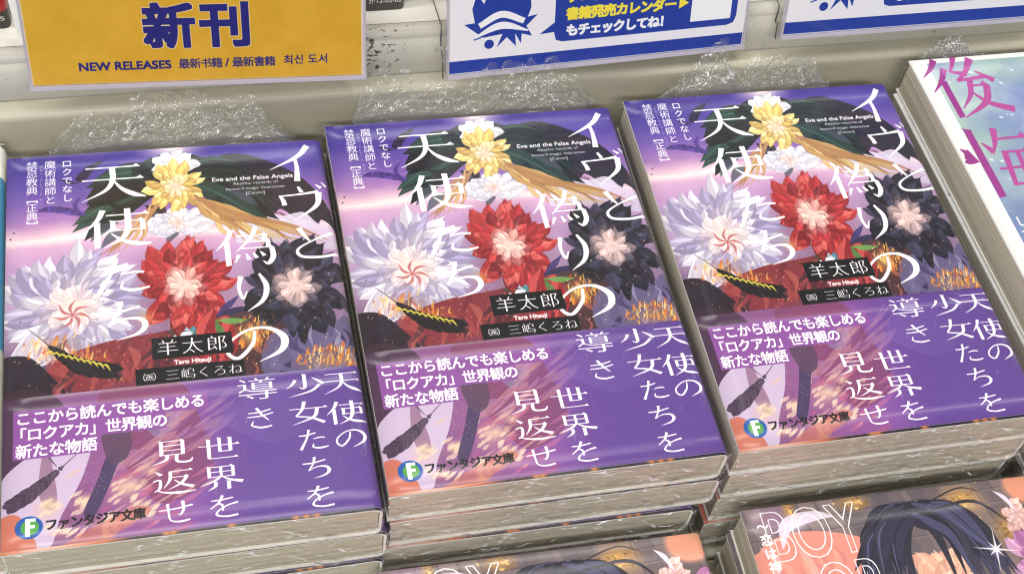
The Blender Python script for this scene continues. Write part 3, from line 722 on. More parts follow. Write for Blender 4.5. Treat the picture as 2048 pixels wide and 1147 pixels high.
def paint_blue_sign():
    H_ = 44
    cv = Canvas(111, H_, 9, (236, 236, 244))
    nv, yl, wt = (20, 56, 160), (244, 226, 70), (244, 246, 252)
    up = lambda pts: [(x, H_ - y) for x, y in pts]
    cv.poly(np.array(up([(0, 0.2), (111, 0.2), (111, 4.9), (0, 4.9)])), nv)
    box = up([(41, 8.6), (104, 8.6), (106.6, 9.4), (107.5, 12), (107.5, 50), (38, 50), (38, 12), (38.7, 9.4)])
    cv.poly(np.array(box), nv)
    cv.poly(np.array(up([(39, 17), (32.6, 12.2), (39, 12.6)])), nv)
    # round blue emblem with jagged edge and two white bands
    e = [(9, 15.5), (5.2, 18.5), (9, 18.8), (8, 24), (9.6, 29.5), (12.2, 25.6), (14, 31), (18, 33), (23, 31), (25.5, 26), (28.5, 30), (29.2, 23), (28, 19.4), (31.6, 20), (27.6, 16), (29.8, 12), (26, 13.2), (25.8, 9.5), (23.6, 13.5), (24, 8.6), (20.6, 12.4), (17, 8.8), (19, 13.8), (12, 13)]
    cv.poly(np.array(up(e)), nv)
    cv.poly(ribbon(up([(10.6, 17.5), (18.5, 21.2), (26.8, 18)]), [2.2, 2.6, 2.2], 10), wt)
    cv.poly(ribbon(up([(8.8, 13.2), (18.5, 17.0), (28.4, 14.2)]), [0.6, 2.8, 0.6], 10), wt)
    cv.poly(ribbon(up([(8.6, 12.4), (18.5, 15.2), (28.8, 13.4)]), [0.5, 0.5, 0.5], 10), nv)
    cv.blob(14.2, H_ - 10.3, 1.8, 1.8, nv, 1.0, 0.06)
    htext(cv, 'アニメイト書籍の', 42.4, H_ - 25.4, 5.0, 4.75, 5.0, color=yl, bold=0.28)
    htext(cv, '書籍発売カレンダー', 42.2, H_ - 18.9, 5.0, 4.6, 5.0, color=yl, bold=0.26)
    cv.poly(np.array(up([(84.6, 21.2), (88.4, 18.9), (84.6, 16.8)])), yl)
    htext(cv, 'もチェックしてね！', 42.4, H_ - 12.6, 4.8, 4.4, 4.8, color=wt, bold=0.26)
    cv.poly(np.array(up([(89.5, 11.2), (105.2, 11.2), (105.2, 27), (89.5, 27)])), wt)
    return cv.image('calendar_card_print')

# ------------------------------------------------------------------ materials
def nodes(name):
    m = bpy.data.materials.new(name)
    m.use_nodes = True
    nt = m.node_tree
    return m, nt, nt.nodes['Principled BSDF'], nt.nodes['Material Output']
def N(nt, kind, **kw):
    n = nt.nodes.new(kind)
    for k, v in kw.items():
        if k in n.inputs: n.inputs[k].default_value = v
        else: setattr(n, k, v)
    return n
def plain(name, color, rough=0.5, coat=0.0, bump=0.0, bscale=2000, spec=0.5):
    m, nt, b, out = nodes(name)
    b.inputs['Base Color'].default_value = (*color, 1)
    b.inputs['Roughness'].default_value = rough
    b.inputs['Coat Weight'].default_value = coat
    b.inputs['Specular IOR Level'].default_value = spec
    if bump:
        tc = N(nt, 'ShaderNodeTexCoord'); nz = N(nt, 'ShaderNodeTexNoise', Scale=bscale)
        bp = N(nt, 'ShaderNodeBump', Strength=bump, Distance=0.0002)
        nt.links.new(tc.outputs['Object'], nz.inputs['Vector']); nt.links.new(nz.outputs['Fac'], bp.inputs['Height']); nt.links.new(bp.outputs['Normal'], b.inputs['Normal'])
    return m
def printed(name, img, rough=0.28, spec=0.5, dim=1.0):
    m, nt, b, out = nodes(name)
    t = N(nt, 'ShaderNodeTexImage'); t.image = img; t.interpolation = 'Linear'
    uv = N(nt, 'ShaderNodeUVMap'); uv.uv_map = 'UVMap'
    nt.links.new(uv.outputs[0], t.inputs['Vector'])
    nt.links.new(t.outputs['Color'], b.inputs['Base Color'])
    b.inputs['Roughness'].default_value = rough
    b.inputs['Specular IOR Level'].default_value = spec
    tc = N(nt, 'ShaderNodeTexCoord'); nz = N(nt, 'ShaderNodeTexNoise', Scale=60.0, Detail=2.0)
    bp = N(nt, 'ShaderNodeBump', Strength=0.25, Distance=0.0004)
    nt.links.new(tc.outputs['Object'], nz.inputs['Vector']); nt.links.new(nz.outputs['Fac'], bp.inputs['Height']); nt.links.new(bp.outputs['Normal'], b.inputs['Normal'])
    return m
def pages_material():
    m, nt, b, out = nodes('paper_page_edges')
    tc = N(nt, 'ShaderNodeTexCoord')
    mp = N(nt, 'ShaderNodeMapping'); mp.inputs['Scale'].default_value = (2, 2, 1300)
    nz = N(nt, 'ShaderNodeTexNoise', Scale=1.0, Detail=3.0, Roughness=0.7)
    nt.links.new(tc.outputs['Object'], mp.inputs['Vector']); nt.links.new(mp.outputs['Vector'], nz.inputs['Vector'])
    mp2 = N(nt, 'ShaderNodeMapping'); mp2.inputs['Scale'].default_value = (3, 3, 520)
    nz2 = N(nt, 'ShaderNodeTexNoise', Scale=1.0, Detail=2.0)
    nt.links.new(tc.outputs['Object'], mp2.inputs['Vector']); nt.links.new(mp2.outputs['Vector'], nz2.inputs['Vector'])
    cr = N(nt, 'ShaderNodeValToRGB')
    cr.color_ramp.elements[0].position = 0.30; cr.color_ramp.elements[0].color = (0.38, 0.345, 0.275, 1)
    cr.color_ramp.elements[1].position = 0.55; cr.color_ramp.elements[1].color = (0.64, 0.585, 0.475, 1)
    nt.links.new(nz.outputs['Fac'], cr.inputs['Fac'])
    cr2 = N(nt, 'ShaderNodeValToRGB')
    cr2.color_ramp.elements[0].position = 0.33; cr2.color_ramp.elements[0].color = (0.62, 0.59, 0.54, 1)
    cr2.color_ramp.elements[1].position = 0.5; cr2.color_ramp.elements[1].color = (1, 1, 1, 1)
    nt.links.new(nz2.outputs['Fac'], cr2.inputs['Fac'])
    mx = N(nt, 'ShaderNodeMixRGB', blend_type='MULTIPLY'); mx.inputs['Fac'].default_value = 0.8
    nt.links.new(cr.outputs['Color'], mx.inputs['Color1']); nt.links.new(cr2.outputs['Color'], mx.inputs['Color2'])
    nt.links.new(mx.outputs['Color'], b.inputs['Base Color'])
    b.inputs['Roughness'].default_value = 0.75
    bp = N(nt, 'ShaderNodeBump', Strength=0.35, Distance=0.0002)
    nt.links.new(nz.outputs['Fac'], bp.inputs['Height']); nt.links.new(bp.outputs['Normal'], b.inputs['Normal'])
    return m
def film(name, rough, gain, base, haze, bump, bscale, aniso=(1, 1, 1), detail=3.0, crease_glint=0.0, cscale=300.0, cw=0.012, often=0.50, slant=0.0):
    """thin clear plastic: see-through, with glossy reflection that grows at grazing angles"""
    m, nt, b, out = nodes(name)
    nt.nodes.remove(b)
    tc = N(nt, 'ShaderNodeTexCoord')
    mp = N(nt, 'ShaderNodeMapping'); mp.inputs['Scale'].default_value = aniso
    mp.inputs['Rotation'].default_value = (0, slant, 0)
    nz = N(nt, 'ShaderNodeTexNoise', Scale=bscale, Detail=detail, Distortion=0.6 if slant else 1.2)
    bp = N(nt, 'ShaderNodeBump', Strength=bump, Distance=0.001)
    nt.links.new(tc.outputs['Object'], mp.inputs['Vector']); nt.links.new(mp.outputs['Vector'], nz.inputs['Vector'])
    # creases: sharp where the noise passes its middle
    ab = N(nt, 'ShaderNodeMath', operation='SUBTRACT'); ab.inputs[1].default_value = 0.5
    ab2 = N(nt, 'ShaderNodeMath', operation='ABSOLUTE')
    nt.links.new(nz.outputs['Fac'], ab.inputs[0]); nt.links.new(ab.outputs[0], ab2.inputs[0])
    nt.links.new(ab2.outputs[0], bp.inputs['Height'])
    lw = N(nt, 'ShaderNodeLayerWeight', Blend=0.5)          # facing: the same from both sides of the sheet
    nt.links.new(bp.outputs['Normal'], lw.inputs['Normal'])
    fr = N(nt, 'ShaderNodeMath', operation='POWER'); fr.inputs[1].default_value = 4.0
    nt.links.new(lw.outputs['Facing'], fr.inputs[0])
    mu = N(nt, 'ShaderNodeMath', operation='MULTIPLY_ADD', use_clamp=True)
    mu.inputs[1].default_value = gain; mu.inputs[2].default_value = base
    nt.links.new(fr.outputs[0], mu.inputs[0])
    tr = N(nt, 'ShaderNodeBsdfTransparent')
    gl = N(nt, 'ShaderNodeBsdfGlossy', Roughness=rough)
    nt.links.new(bp.outputs['Normal'], gl.inputs['Normal'])
    df = N(nt, 'ShaderNodeBsdfDiffuse'); df.inputs['Color'].default_value = (0.9, 0.92, 0.95, 1)
    m1 = N(nt, 'ShaderNodeMixShader'); m1.inputs[0].default_value = haze
    nt.links.new(tr.outputs[0], m1.inputs[1]); nt.links.new(df.outputs[0], m1.inputs[2])
    if crease_glint:                                             # white lines: folds of doubled film, also painted stand-ins for glints
        last = None
        for sc, wd in ((cscale, cw), (cscale * 2.3, cw * 1.3)):
            n2 = N(nt, 'ShaderNodeTexNoise', Scale=sc, Detail=1.5, Distortion=0.8 if slant else 2.0)
            nt.links.new(mp.outputs['Vector'], n2.inputs['Vector'])
            s1 = N(nt, 'ShaderNodeMath', operation='SUBTRACT'); s1.inputs[1].default_value = 0.5
            s2 = N(nt, 'ShaderNodeMath', operation='ABSOLUTE')
            mr = N(nt, 'ShaderNodeMapRange'); mr.inputs['From Min'].default_value = 0.0; mr.inputs['From Max'].default_value = wd
            mr.inputs['To Min'].default_value = crease_glint; mr.inputs['To Max'].default_value = 0.0
            nt.links.new(n2.outputs['Fac'], s1.inputs[0]); nt.links.new(s1.outputs[0], s2.inputs[0]); nt.links.new(s2.outputs[0], mr.inputs['Value'])
            n3 = N(nt, 'ShaderNodeTexNoise', Scale=sc * 0.7, Detail=1.0)      # each crease fades in and out
            nt.links.new(tc.outputs['Object'], n3.inputs['Vector'])
            m3 = N(nt, 'ShaderNodeMapRange'); m3.inputs['From Min'].default_value = often; m3.inputs['From Max'].default_value = often + 0.12
            nt.links.new(n3.outputs['Fac'], m3.inputs['Value'])
            mm = N(nt, 'ShaderNodeMath', operation='MULTIPLY')
            nt.links.new(mr.outputs[0], mm.inputs[0]); nt.links.new(m3.outputs[0], mm.inputs[1])
            if last is None: last = mm
            else:
                ad = N(nt, 'ShaderNodeMath', operation='ADD'); nt.links.new(last.outputs[0], ad.inputs[0]); nt.links.new(mm.outputs[0], ad.inputs[1]); last = ad
        ad = N(nt, 'ShaderNodeMath', operation='ADD', use_clamp=True); ad.inputs[1].default_value = haze
        nt.links.new(last.outputs[0], ad.inputs[0]); nt.links.new(ad.outputs[0], m1.inputs[0])
    m2 = N(nt, 'ShaderNodeMixShader')
    nt.links.new(mu.outputs[0], m2.inputs[0]); nt.links.new(m1.outputs[0], m2.inputs[1]); nt.links.new(gl.outputs[0], m2.inputs[2])
    nt.links.new(m2.outputs[0], out.inputs['Surface'])
    return m
def shelf_material(name, color, dirt=0.35, scuff=False):
    m, nt, b, out = nodes(name)
    tc = N(nt, 'ShaderNodeTexCoord')
    mp = N(nt, 'ShaderNodeMapping'); mp.inputs['Scale'].default_value = (12, 30, 60)
    nz = N(nt, 'ShaderNodeTexNoise', Scale=1.0, Detail=6.0, Roughness=0.65)
    nt.links.new(tc.outputs['Object'], mp.inputs['Vector']); nt.links.new(mp.outputs['Vector'], nz.inputs['Vector'])
    cr = N(nt, 'ShaderNodeValToRGB')
    c = np.array(color)
    cr.color_ramp.elements[0].position = 0.30; cr.color_ramp.elements[0].color = (*(c * (1 - dirt)), 1)
    cr.color_ramp.elements[1].position = 0.60; cr.color_ramp.elements[1].color = (*c, 1)
    nt.links.new(nz.outputs['Fac'], cr.inputs['Fac'])
    last = cr.outputs['Color']
    # fine specks and rubbed marks
    mp2 = N(nt, 'ShaderNodeMapping'); mp2.inputs['Scale'].default_value = (260, 700, 900)
    nz2 = N(nt, 'ShaderNodeTexNoise', Scale=1.0, Detail=5.0, Roughness=0.7)
    nt.links.new(tc.outputs['Object'], mp2.inputs['Vector']); nt.links.new(mp2.outputs['Vector'], nz2.inputs['Vector'])
    cr2 = N(nt, 'ShaderNodeValToRGB')
    cr2.color_ramp.elements[0].position = 0.66; cr2.color_ramp.elements[0].color = (0, 0, 0, 1)
    cr2.color_ramp.elements[1].position = 0.74; cr2.color_ramp.elements[1].color = (1, 1, 1, 1)
    nt.links.new(nz2.outputs['Fac'], cr2.inputs['Fac'])
    mx = N(nt, 'ShaderNodeMixRGB', blend_type='MIX')
    mx.inputs['Color2'].default_value = (*(c * 0.45), 1)
    nt.links.new(cr2.outputs['Color'], mx.inputs['Fac']); nt.links.new(last, mx.inputs['Color1'])
    last = mx.outputs['Color']
    if scuff:
        mp3 = N(nt, 'ShaderNodeMapping'); mp3.inputs['Scale'].default_value = (420, 900, 700)
        nz3 = N(nt, 'ShaderNodeTexNoise', Scale=1.0, Detail=4.0, Roughness=0.6)
        nt.links.new(tc.outputs['Object'], mp3.inputs['Vector']); nt.links.new(mp3.outputs['Vector'], nz3.inputs['Vector'])
        dist = N(nt, 'ShaderNodeVectorMath', operation='DISTANCE')
        sub = N(nt, 'ShaderNodeMapping'); sub.inputs['Scale'].default_value = (1, 0.6, 1.0)
        nt.links.new(tc.outputs['Object'], dist.inputs[0]); dist.inputs[1].default_value = scuff
        mr = N(nt, 'ShaderNodeMapRange'); mr.inputs['From Min'].default_value = 0.0; mr.inputs['From Max'].default_value = 0.017
        mr.inputs['To Min'].default_value = 0.15; mr.inputs['To Max'].default_value = 0.0
        nt.links.new(dist.outputs['Value'], mr.inputs['Value'])
        ad = N(nt, 'ShaderNodeMath', operation='ADD'); nt.links.new(mr.outputs[0], ad.inputs[0]); nt.links.new(nz3.outputs['Fac'], ad.inputs[1])
        cr3 = N(nt, 'ShaderNodeValToRGB')
        cr3.color_ramp.elements[0].position = 0.66; cr3.color_ramp.elements[0].color = (0, 0, 0, 1)
        cr3.color_ramp.elements[1].position = 0.70; cr3.color_ramp.elements[1].color = (1, 1, 1, 1)
        nt.links.new(ad.outputs[0], cr3.inputs['Fac'])
        m3 = N(nt, 'ShaderNodeMixRGB', blend_type='MIX'); m3.inputs['Color2'].default_value = (0.05, 0.045, 0.04, 1)
        nt.links.new(cr3.outputs['Color'], m3.inputs['Fac']); nt.links.new(last, m3.inputs['Color1'])
        last = m3.outputs['Color']
    nt.links.new(last, b.inputs['Base Color'])
    b.inputs['Roughness'].default_value = 0.42
    bp = N(nt, 'ShaderNodeBump', Strength=0.15, Distance=0.0006)
    nt.links.new(nz.outputs['Fac'], bp.inputs['Height']); nt.links.new(bp.outputs['Normal'], b.inputs['Normal'])
    return m

NOVEL = printed('laminated_purple_cover', paint_novel())
BOY = printed('laminated_front_row_cover', paint_boy())
WHITE = printed('laminated_white_cover', paint_white(), 0.35)
YSIGN = printed('yellow_card', paint_yellow_sign(), 0.5, 0.3)
BSIGN = printed('blue_card', paint_blue_sign(), 0.5, 0.3)
EDGE = plain('white_cut_paper', (0.93, 0.92, 0.88), 0.6)
PAGES = pages_material()
FILM_FLAT = film('smooth_clear_film', 0.08, 0.6, 0.03, 0.006, 0.14, 22.0, (3.0, 0.6, 1), 1.5, 0.12, 40.0, 0.003, 0.52)  # its faint white lines imitate glints on the covers
FILM_END = film('wrinkled_clear_film', 0.12, 0.7, 0.05, 0.035, 0.8, 90.0, (0.14, 0.14, 1.0), 2.0, 1.3, 150.0, 0.012, 0.46, 0.16)
FILM_FLAP = film('crumpled_clear_film', 0.10, 0.8, 0.06, 0.05, 0.45, 40.0, (0.4, 1, 1.2), 1.5, 0.8, 42.0, 0.006, 0.50, -0.3)
ACRYL = film('clear_acrylic_sheet', 0.05, 0.5, 0.015, 0.003, 0.03, 20.0)
SHELF = shelf_material('cream_painted_metal', (0.54, 0.515, 0.41), 0.2)
RISER = shelf_material('grey_painted_metal', (0.55, 0.535, 0.48), 0.14, (-0.0345, 0.010, 0.080))
LEDGE = shelf_material('white_painted_metal', (0.80, 0.79, 0.74), 0.10)

# ------------------------------------------------------------------ mesh helpers (millimetres in, metres out)
def mesh(name, V, F, mats, parent=None, uv=None, mi=None, smooth=False):
    me = bpy.data.meshes.new(name)
    me.from_pydata([tuple(float(c) * S for c in v) for v in V], [], [tuple(int(i) for i in f) for f in F])
    for m in (mats if isinstance(mats, list) else [mats]):
        me.materials.append(m)
    if uv is not None:
        lay = me.uv_layers.new(name='UVMap')
        for lp in me.loops:
            lay.data[lp.index].uv = uv[lp.vertex_index] if not callable(uv) else (0, 0)
    if mi is not None:
        me.polygons.foreach_set('material_index', mi)
    if smooth:
        me.polygons.foreach_set('use_smooth', [True] * len(me.polygons))
    me.update()
    o = bpy.data.objects.new(name, me)
    COL.objects.link(o)
    if parent: o.parent = parent
    return o
def grid(P, flip=False):
    """P: array (n, m, 3) -> verts, faces"""
    n, m = P.shape[:2]
    i = np.arange(n * m).reshape(n, m)
    F = np.stack([i[:-1, :-1], i[1:, :-1], i[1:, 1:], i[:-1, 1:]], -1).reshape(-1, 4)
    if flip: F = F[:, ::-1]
    return P.reshape(-1, 3), F
def thing(name, label, cat, loc=(0, 0, 0), rx=0, ry=0, rz=0, group=None):
    o = bpy.data.objects.new(name, None)
    o.empty_display_size = 0.01
    COL.objects.link(o)
    o.matrix_world = Matrix.Translation(Vector(loc) * S) @ rot(rx, ry, rz).to_4x4()
    o['label'] = label; o['category'] = cat
    if group: o['group'] = group
    return o
def ridged(h, w, cy, cx, seed, sharp=5, octv=3):
    return (1 - np.abs(2 * noise2(h, w, cy, cx, octv, seed) - 1)) ** sharp
def shear_noise(h, w, cy, cx, seed, slant):
    """ridges that run diagonally"""
    big = ridged(h, w + h * 4, cy, cx * (w + h * 4) / w, seed)
    out = np.empty((h, w))
    for i in range(h):
        o = int(i * slant) % (h * 4)
        out[i] = np.roll(big[i], o)[:w]
    return out

# ------------------------------------------------------------------ books
def cover_path(w, t, r, off, n=6, top_only=False):
    """section of a cover: along the top, round the spine on the right, back along the bottom"""
    pts = [(-w / 2, t + off)]
    for x in np.linspace(-w / 2, w / 2 - r, 14)[1:]:
        pts.append((x, t + off))
    for a in np.linspace(90, 0, n)[1:]:
        a = math.radians(a); pts.append((w / 2 - r + (r + off) * math.cos(a), t - r + (r + off) * math.sin(a)))
    for a in np.linspace(0, -90, n):
        a = math.radians(a); pts.append((w / 2 - r + (r + off) * math.cos(a), r + (r + off) * math.sin(a)))
    for x in np.linspace(w / 2 - r, -w / 2, 8)[1:]:
        pts.append((x, -off))
    return np.array(pts)
def shell(path_o, path_i, y0, y1, ny, warp, wimg, himg, h, w):
    arc = np.concatenate([[0], np.cumsum(np.hypot(*np.diff(path_o, axis=0).T))])
    ys = np.linspace(y0, y1, ny)
    n = len(path_o)
    V, UV = [], []
    for pth in (path_o, path_i):
        for y in ys:
            for k in range(n):
                x, z = pth[k]
                V.append((x, y, z + warp(x, y) * max(0, min(1, z / 8))))
                UV.append((min(arc[k], wimg - 0.4) / wimg, 1 - (h / 2 - y) / himg))
    idx = lambda s, j, k: s * ny * n + j * n + k
    F, MI = [], []
    for j in range(ny - 1):
        for k in range(n - 1):
            F.append((idx(0, j, k), idx(0, j, k + 1), idx(0, j + 1, k + 1), idx(0, j + 1, k))); MI.append(0)
            F.append((idx(1, j, k), idx(1, j + 1, k), idx(1, j + 1, k + 1), idx(1, j, k + 1))); MI.append(1)
        for k in (0, n - 1):
            F.append((idx(0, j, k), idx(0, j + 1, k), idx(1, j + 1, k), idx(1, j, k))); MI.append(1)
    for j in (0, ny - 1):
        for k in range(n - 1):
            F.append((idx(0, j, k), idx(1, j, k), idx(1, j, k + 1), idx(0, j, k + 1))); MI.append(1)
    return V, F, UV, MI
def wrap_mesh(w, h, t, r, seed, warp, parent, amp=1.0):
    rg = np.random.default_rng(seed)
    Vs_, Fs_, MI = [], [], []
    base = 0
    def add(P, mi, flip=False):
        nonlocal base
        V, F = grid(P, flip)
        Vs_.append(V); Fs_.append(F + base); MI.extend([mi] * len(F)); base += len(V)
    g = 0.45
    # top
    nx, ny = 42, 56
    x = np.linspace(-w / 2 - 0.4, w / 2 - r * 0.6, nx); y = np.linspace(-h / 2 - 0.5, h / 2 + 0.5, ny)
    X, Y = np.meshgrid(x, y)
    Z = t + 0.62 + np.vectorize(warp)(X, Y) + (noise2(ny, nx, 3, 8, 3, seed) - 0.5) * 0.35
    edge = np.minimum.reduce([X + w / 2 + 0.4, h / 2 + 0.5 - Y, Y + h / 2 + 0.5])
    add(np.stack([X, Y, Z], -1), 0)
    # spine side
    pth = cover_path(w, t, r, 0.75)
    sel = pth[(pth[:, 0] > w / 2 - r - 0.1)]
    m = len(sel)
    Y = np.repeat(y[:, None], m, 1)
    nzz = (noise2(ny, m, 10, 3, 3, seed + 1) - 0.5) * 0.7 * amp
    P = np.stack([sel[None, :, 0] + np.abs(nzz), Y, sel[None, :, 1] + 0 * Y], -1)
    add(P, 0)
    # ends and fore edge: creased diagonally
    def end(L, n_, k, place, sd, flip=False):
        m_ = 17
        a = shear_noise(m_, n_, 3, k, sd, 1.6) + shear_noise(m_, n_, 2, k * 0.7, sd + 5, 3.2) * 0.8
        b = noise2(m_, n_, 2, k * 0.35, 3, sd + 9)
        v = np.linspace(0, 1, m_)[:, None]
        bul = np.sin(v * math.pi) ** 0.5
        D = 0.35 + bul * (0.25 + amp * (0.95 * a * (0.2 + b) + 0.9 * (b - 0.35).clip(0)))
        z = t + 0.55 - v * (t + 0.9) + (noise2(m_, n_, 2, k, 2, sd + 3) - 0.5) * 0.5 * bul
        s_ = np.linspace(-L / 2, L / 2, n_)[None, :]
        add(place(s_ + 0 * z, D, z), 1, flip)
    end(w + 0.8, 190, 13, lambda s_, D, z: np.stack([s_, -h / 2 - D, z + np.vectorize(warp)(s_, -h / 2 + 0 * s_) * (z / t)], -1), seed + 20)
    end(w + 0.8, 120, 11, lambda s_, D, z: np.stack([s_, h / 2 + D, z], -1), seed + 40)
    k0 = len(MI)
    end(h + 0.8, 150, 15, lambda s_, D, z: np.stack([-w / 2 - D * 0.5, s_, z], -1), seed + 60)
    MI[k0:] = [0] * (len(MI) - k0)
    V = np.concatenate(Vs_); F = np.concatenate(Fs_)
    return mesh('shrink_wrap', V, F, [FILM_FLAT, FILM_END], parent, mi=MI, smooth=True)
def flap(parent, *a, **k):
    flap_sheet(parent, *a, **k)
    a = list(a); a[5] += 50; a[6] = [(p, q * 0.62) for p, q in a[6]]
    return flap_sheet(parent, *a, **k)
def flap_sheet(parent, w, h, t, x0, x1, seed, prof, back=9.0, rise=20.0):
    """the loose crumpled end of the wrapping that stands up behind the head of the book"""
    n, m = 200, 44
    u = np.linspace(0, 1, n)
    v = np.linspace(0, 1, m)
    hgt = np.interp(u, [p[0] for p in prof], [p[1] for p in prof]) + (noise2(2, n, 1, 26, 4, seed)[0] - 0.5) * 0.4
    hgt = hgt.clip(0.02, 1.15)
    U, Vv = np.meshgrid(u, v)
    Hh = hgt[None, :] * Vv
    c = (ridged(m, n, 3, 9, seed + 1, 4) + shear_noise(m, n, 3, 12, seed + 2, 2.6) * 0.9 + ridged(m, n, 7, 26, seed + 3, 4) * 0.5)
    big = noise2(m, n, 2, 5, 3, seed + 4) - 0.5
    fade = np.clip(Vv * 4, 0, 1)
    X = x0 + (x1 - x0) * U + (noise2(m, n, 4, 10, 3, seed + 6) - 0.5) * 5 * fade + big * 3 * fade
    Y = h / 2 + 0.6 + Hh * back - fade * (c * 1.5 + big * 5.0) * 0.8
    Z = t - 1.0 + Hh * rise + fade * (c * 1.0 + big * 2.0) * 0.6
    Y = np.clip(Y, h / 2 + 0.6, h / 2 + 6.8 + 0.2 * c)
    V, F = grid(np.stack([X, Y, Z], -1))
    return mesh('wrap_flap', V, F, FILM_FLAP, parent, smooth=True)

def make_book(label, loc, rx, ry, rz, w, h, t, mat, wimg, himg, seed, group, band=None, wrap=True, amp=1.0, r=2.6, name='paperback_book', cat='book', sag=0.5, edge=0.7):
    """loc is the middle of the top cover"""
    R3 = rot(rx, ry, rz)
    base = Vector(loc) - R3 @ Vector((0, 0, t))
    root = thing(name, label, cat, base, rx, ry, rz, group)
    rg = np.random.default_rng(seed)
    a1, a2, p1 = rg.uniform(0.4, 1) * sag, rg.uniform(-0.5, 0.5) * sag, rg.uniform(0, 3)
    def warp(x, y):
        return a1 * math.sin((x + w / 2) / w * math.pi) + a2 * math.sin(y / h * 3.4 + p1) - 0.5 * a1
    po, pi_ = cover_path(w, t, r, 0.0), cover_path(w, t, r, -edge)
    V, F, UV, MI = shell(po, pi_, -h / 2, h / 2, 15, warp, wimg, himg, h, w)
    cov = mesh('cover', V, F, [mat, EDGE], root, uv=UV, mi=MI)
    for p in cov.data.polygons: p.use_smooth = (MI[p.index] == 0)
    # pages: a block with gently uneven ends
    nx, nz = 40, 12
    xs = np.linspace(-w / 2 + 0.5, w / 2 - 1.0, nx); zs = np.linspace(0, 1, nz)
    q = rg.integers(1000)
    nn = noise2(nz, nx, 4, 3, 3, q) - 0.5
    def block(y, nn, sgn):
        Xg, Zg = np.meshgrid(xs, zs)
        dx = (Xg > w / 2 - 3) * -0.0
        zz = edge + 0.02 + Zg * (t - 2 * edge - 0.04)
        wv = np.vectorize(warp)(Xg, y + 0 * Xg) * np.clip(zz / 8, 0, 1)
        inset = np.clip((Xg - (w / 2 - r - 1)) / (r), 0, 1)
        zc = t / 2
        zz2 = zc + (zz - zc) * (1 - 0.16 * inset ** 2)
        return np.stack([Xg, y + sgn * nn * 0.35 + 0 * Xg, zz2 + wv], -1)
    A = block(-h / 2 + 0.9, nn, 1); B = block(h / 2 - 0.9, noise2(nz, nx, 4, 3, 3, q + 1) - 0.5, 1)
    VA, FA = grid(A, False); VB, FB = grid(B, True)
    V = np.concatenate([VA, VB]); F = [tuple(f) for f in FA] + [tuple(f + len(VA)) for f in FB]
    iA = np.arange(nx * nz).reshape(nz, nx); iB = iA + nx * nz
    for ra, rb in ((iA[:, 0], iB[:, 0]), (iA[:, -1], iB[:, -1]), (iA[0], iB[0]), (iA[-1], iB[-1])):
        for k in range(len(ra) - 1):
            F.append((ra[k], ra[k + 1], rb[k + 1], rb[k]))
    pg = mesh('pages', V, F, PAGES, root)
    if band:
        y0, y1, bm = band
        V, F, UV, MI = shell(cover_path(w, t, r, 0.14), cover_path(w, t, r, 0.03), y0, y1, 8, warp, wimg, himg, h, w)
        bb = mesh('belly_band', V, F, [bm, EDGE], root, uv=UV, mi=MI)
        for p in bb.data.polygons: p.use_smooth = (MI[p.index] == 0)
    if wrap:
        wrap_mesh(w, h, t, r, seed, warp, root, amp)
    return root
BW, BH, BT = 105.0, 148.0, 14.9
NB = (-BH / 2 + 0.9, BH / 2 - 97.1, NOVEL)
G1 = 'shrink-wrapped purple paperbacks'
def novel(label, loc, rx, ry, rz, seed, amp=1.0, flapargs=None):
    b = make_book(label, loc, rx, ry, rz, BW, BH, BT, NOVEL, 118.0, 148.0, seed, G1, band=NB, amp=amp)
    if flapargs: flap(b, BW, BH, BT, *flapargs)
    return b
# left stack
novel('purple paperback on top of the left stack, crumpled wrap rising behind it', (-106.87, -2.23, -1.14), -0.0111, 0.0203, -0.0029, 101, 0.9,
      (-38, 42, 301, [(0, 0.1), (0.06, 0.45), (0.2, 0.62), (0.3, 0.8), (0.36, 1.0), (0.55, 1.0), (0.75, 0.85), (0.85, 0.95), (0.93, 0.4), (1, 0.05)]))
novel('second purple paperback from the top in the left stack', (-105.4, -2.3, -16.9), -0.008, 0.012, 0.0, 102)
novel('third purple paperback in the left stack, its purple corner showing', (-106.6, -3.6, -32.6), 0.0, -0.006, 0.002, 103)
novel('lowest purple paperback of the left stack', (-107.5, -3.6, -48.6), 0, 0, -0.006, 104)
# middle stack
novel('purple paperback on top of the middle stack, glare across its lower edge', (0, 0, 0), 0.0006, 0.0127, 0.0, 111, 1.1,
      (-42, 44, 311, [(0, 0.2), (0.05, 0.85), (0.12, 0.95), (0.3, 0.75), (0.42, 0.6), (0.55, 0.95), (0.8, 1.0), (0.93, 0.7), (1, 0.1)]))
novel('second purple paperback from the top in the middle stack, orange cover edge at its corner', (1.0, -0.2, -15.7), 0.002, 0.008, -0.002, 112, 1.3)
novel('third purple paperback of the middle stack, pushed to the left', (-4.0, -1.2, -31.3), 0.0, 0.004, -0.012, 113, 1.4)
novel('lowest purple paperback of the middle stack', (-8.0, -2.2, -47.2), 0, 0, -0.01, 114)
# right stack
novel('purple paperback on top of the right stack, next to the white book', (108.66, -1.02, 1.46), 0.0146, 0.0005, -0.0092, 121, 1.0,
      (-38, 28, 321, [(0, 0.05), (0.1, 0.3), (0.2, 0.55), (0.28, 1.1), (0.36, 1.1), (0.42, 0.35), (0.55, 0.6), (0.75, 0.7), (0.9, 0.5), (1, 0.05)]))
novel('second purple paperback from the top in the right stack', (109.2, -0.4, -14.5), 0.008, 0.004, -0.004, 122, 1.3)
novel('third purple paperback of the right stack, beside the gap to the middle stack', (108.2, 0.2, -30.6), 0, 0, 0.003, 123, 1.2)
novel('lowest purple paperback of the right stack, orange cover corner in the dark gap', (107.2, -0.4, -46.4), 0, 0, 0, 124)

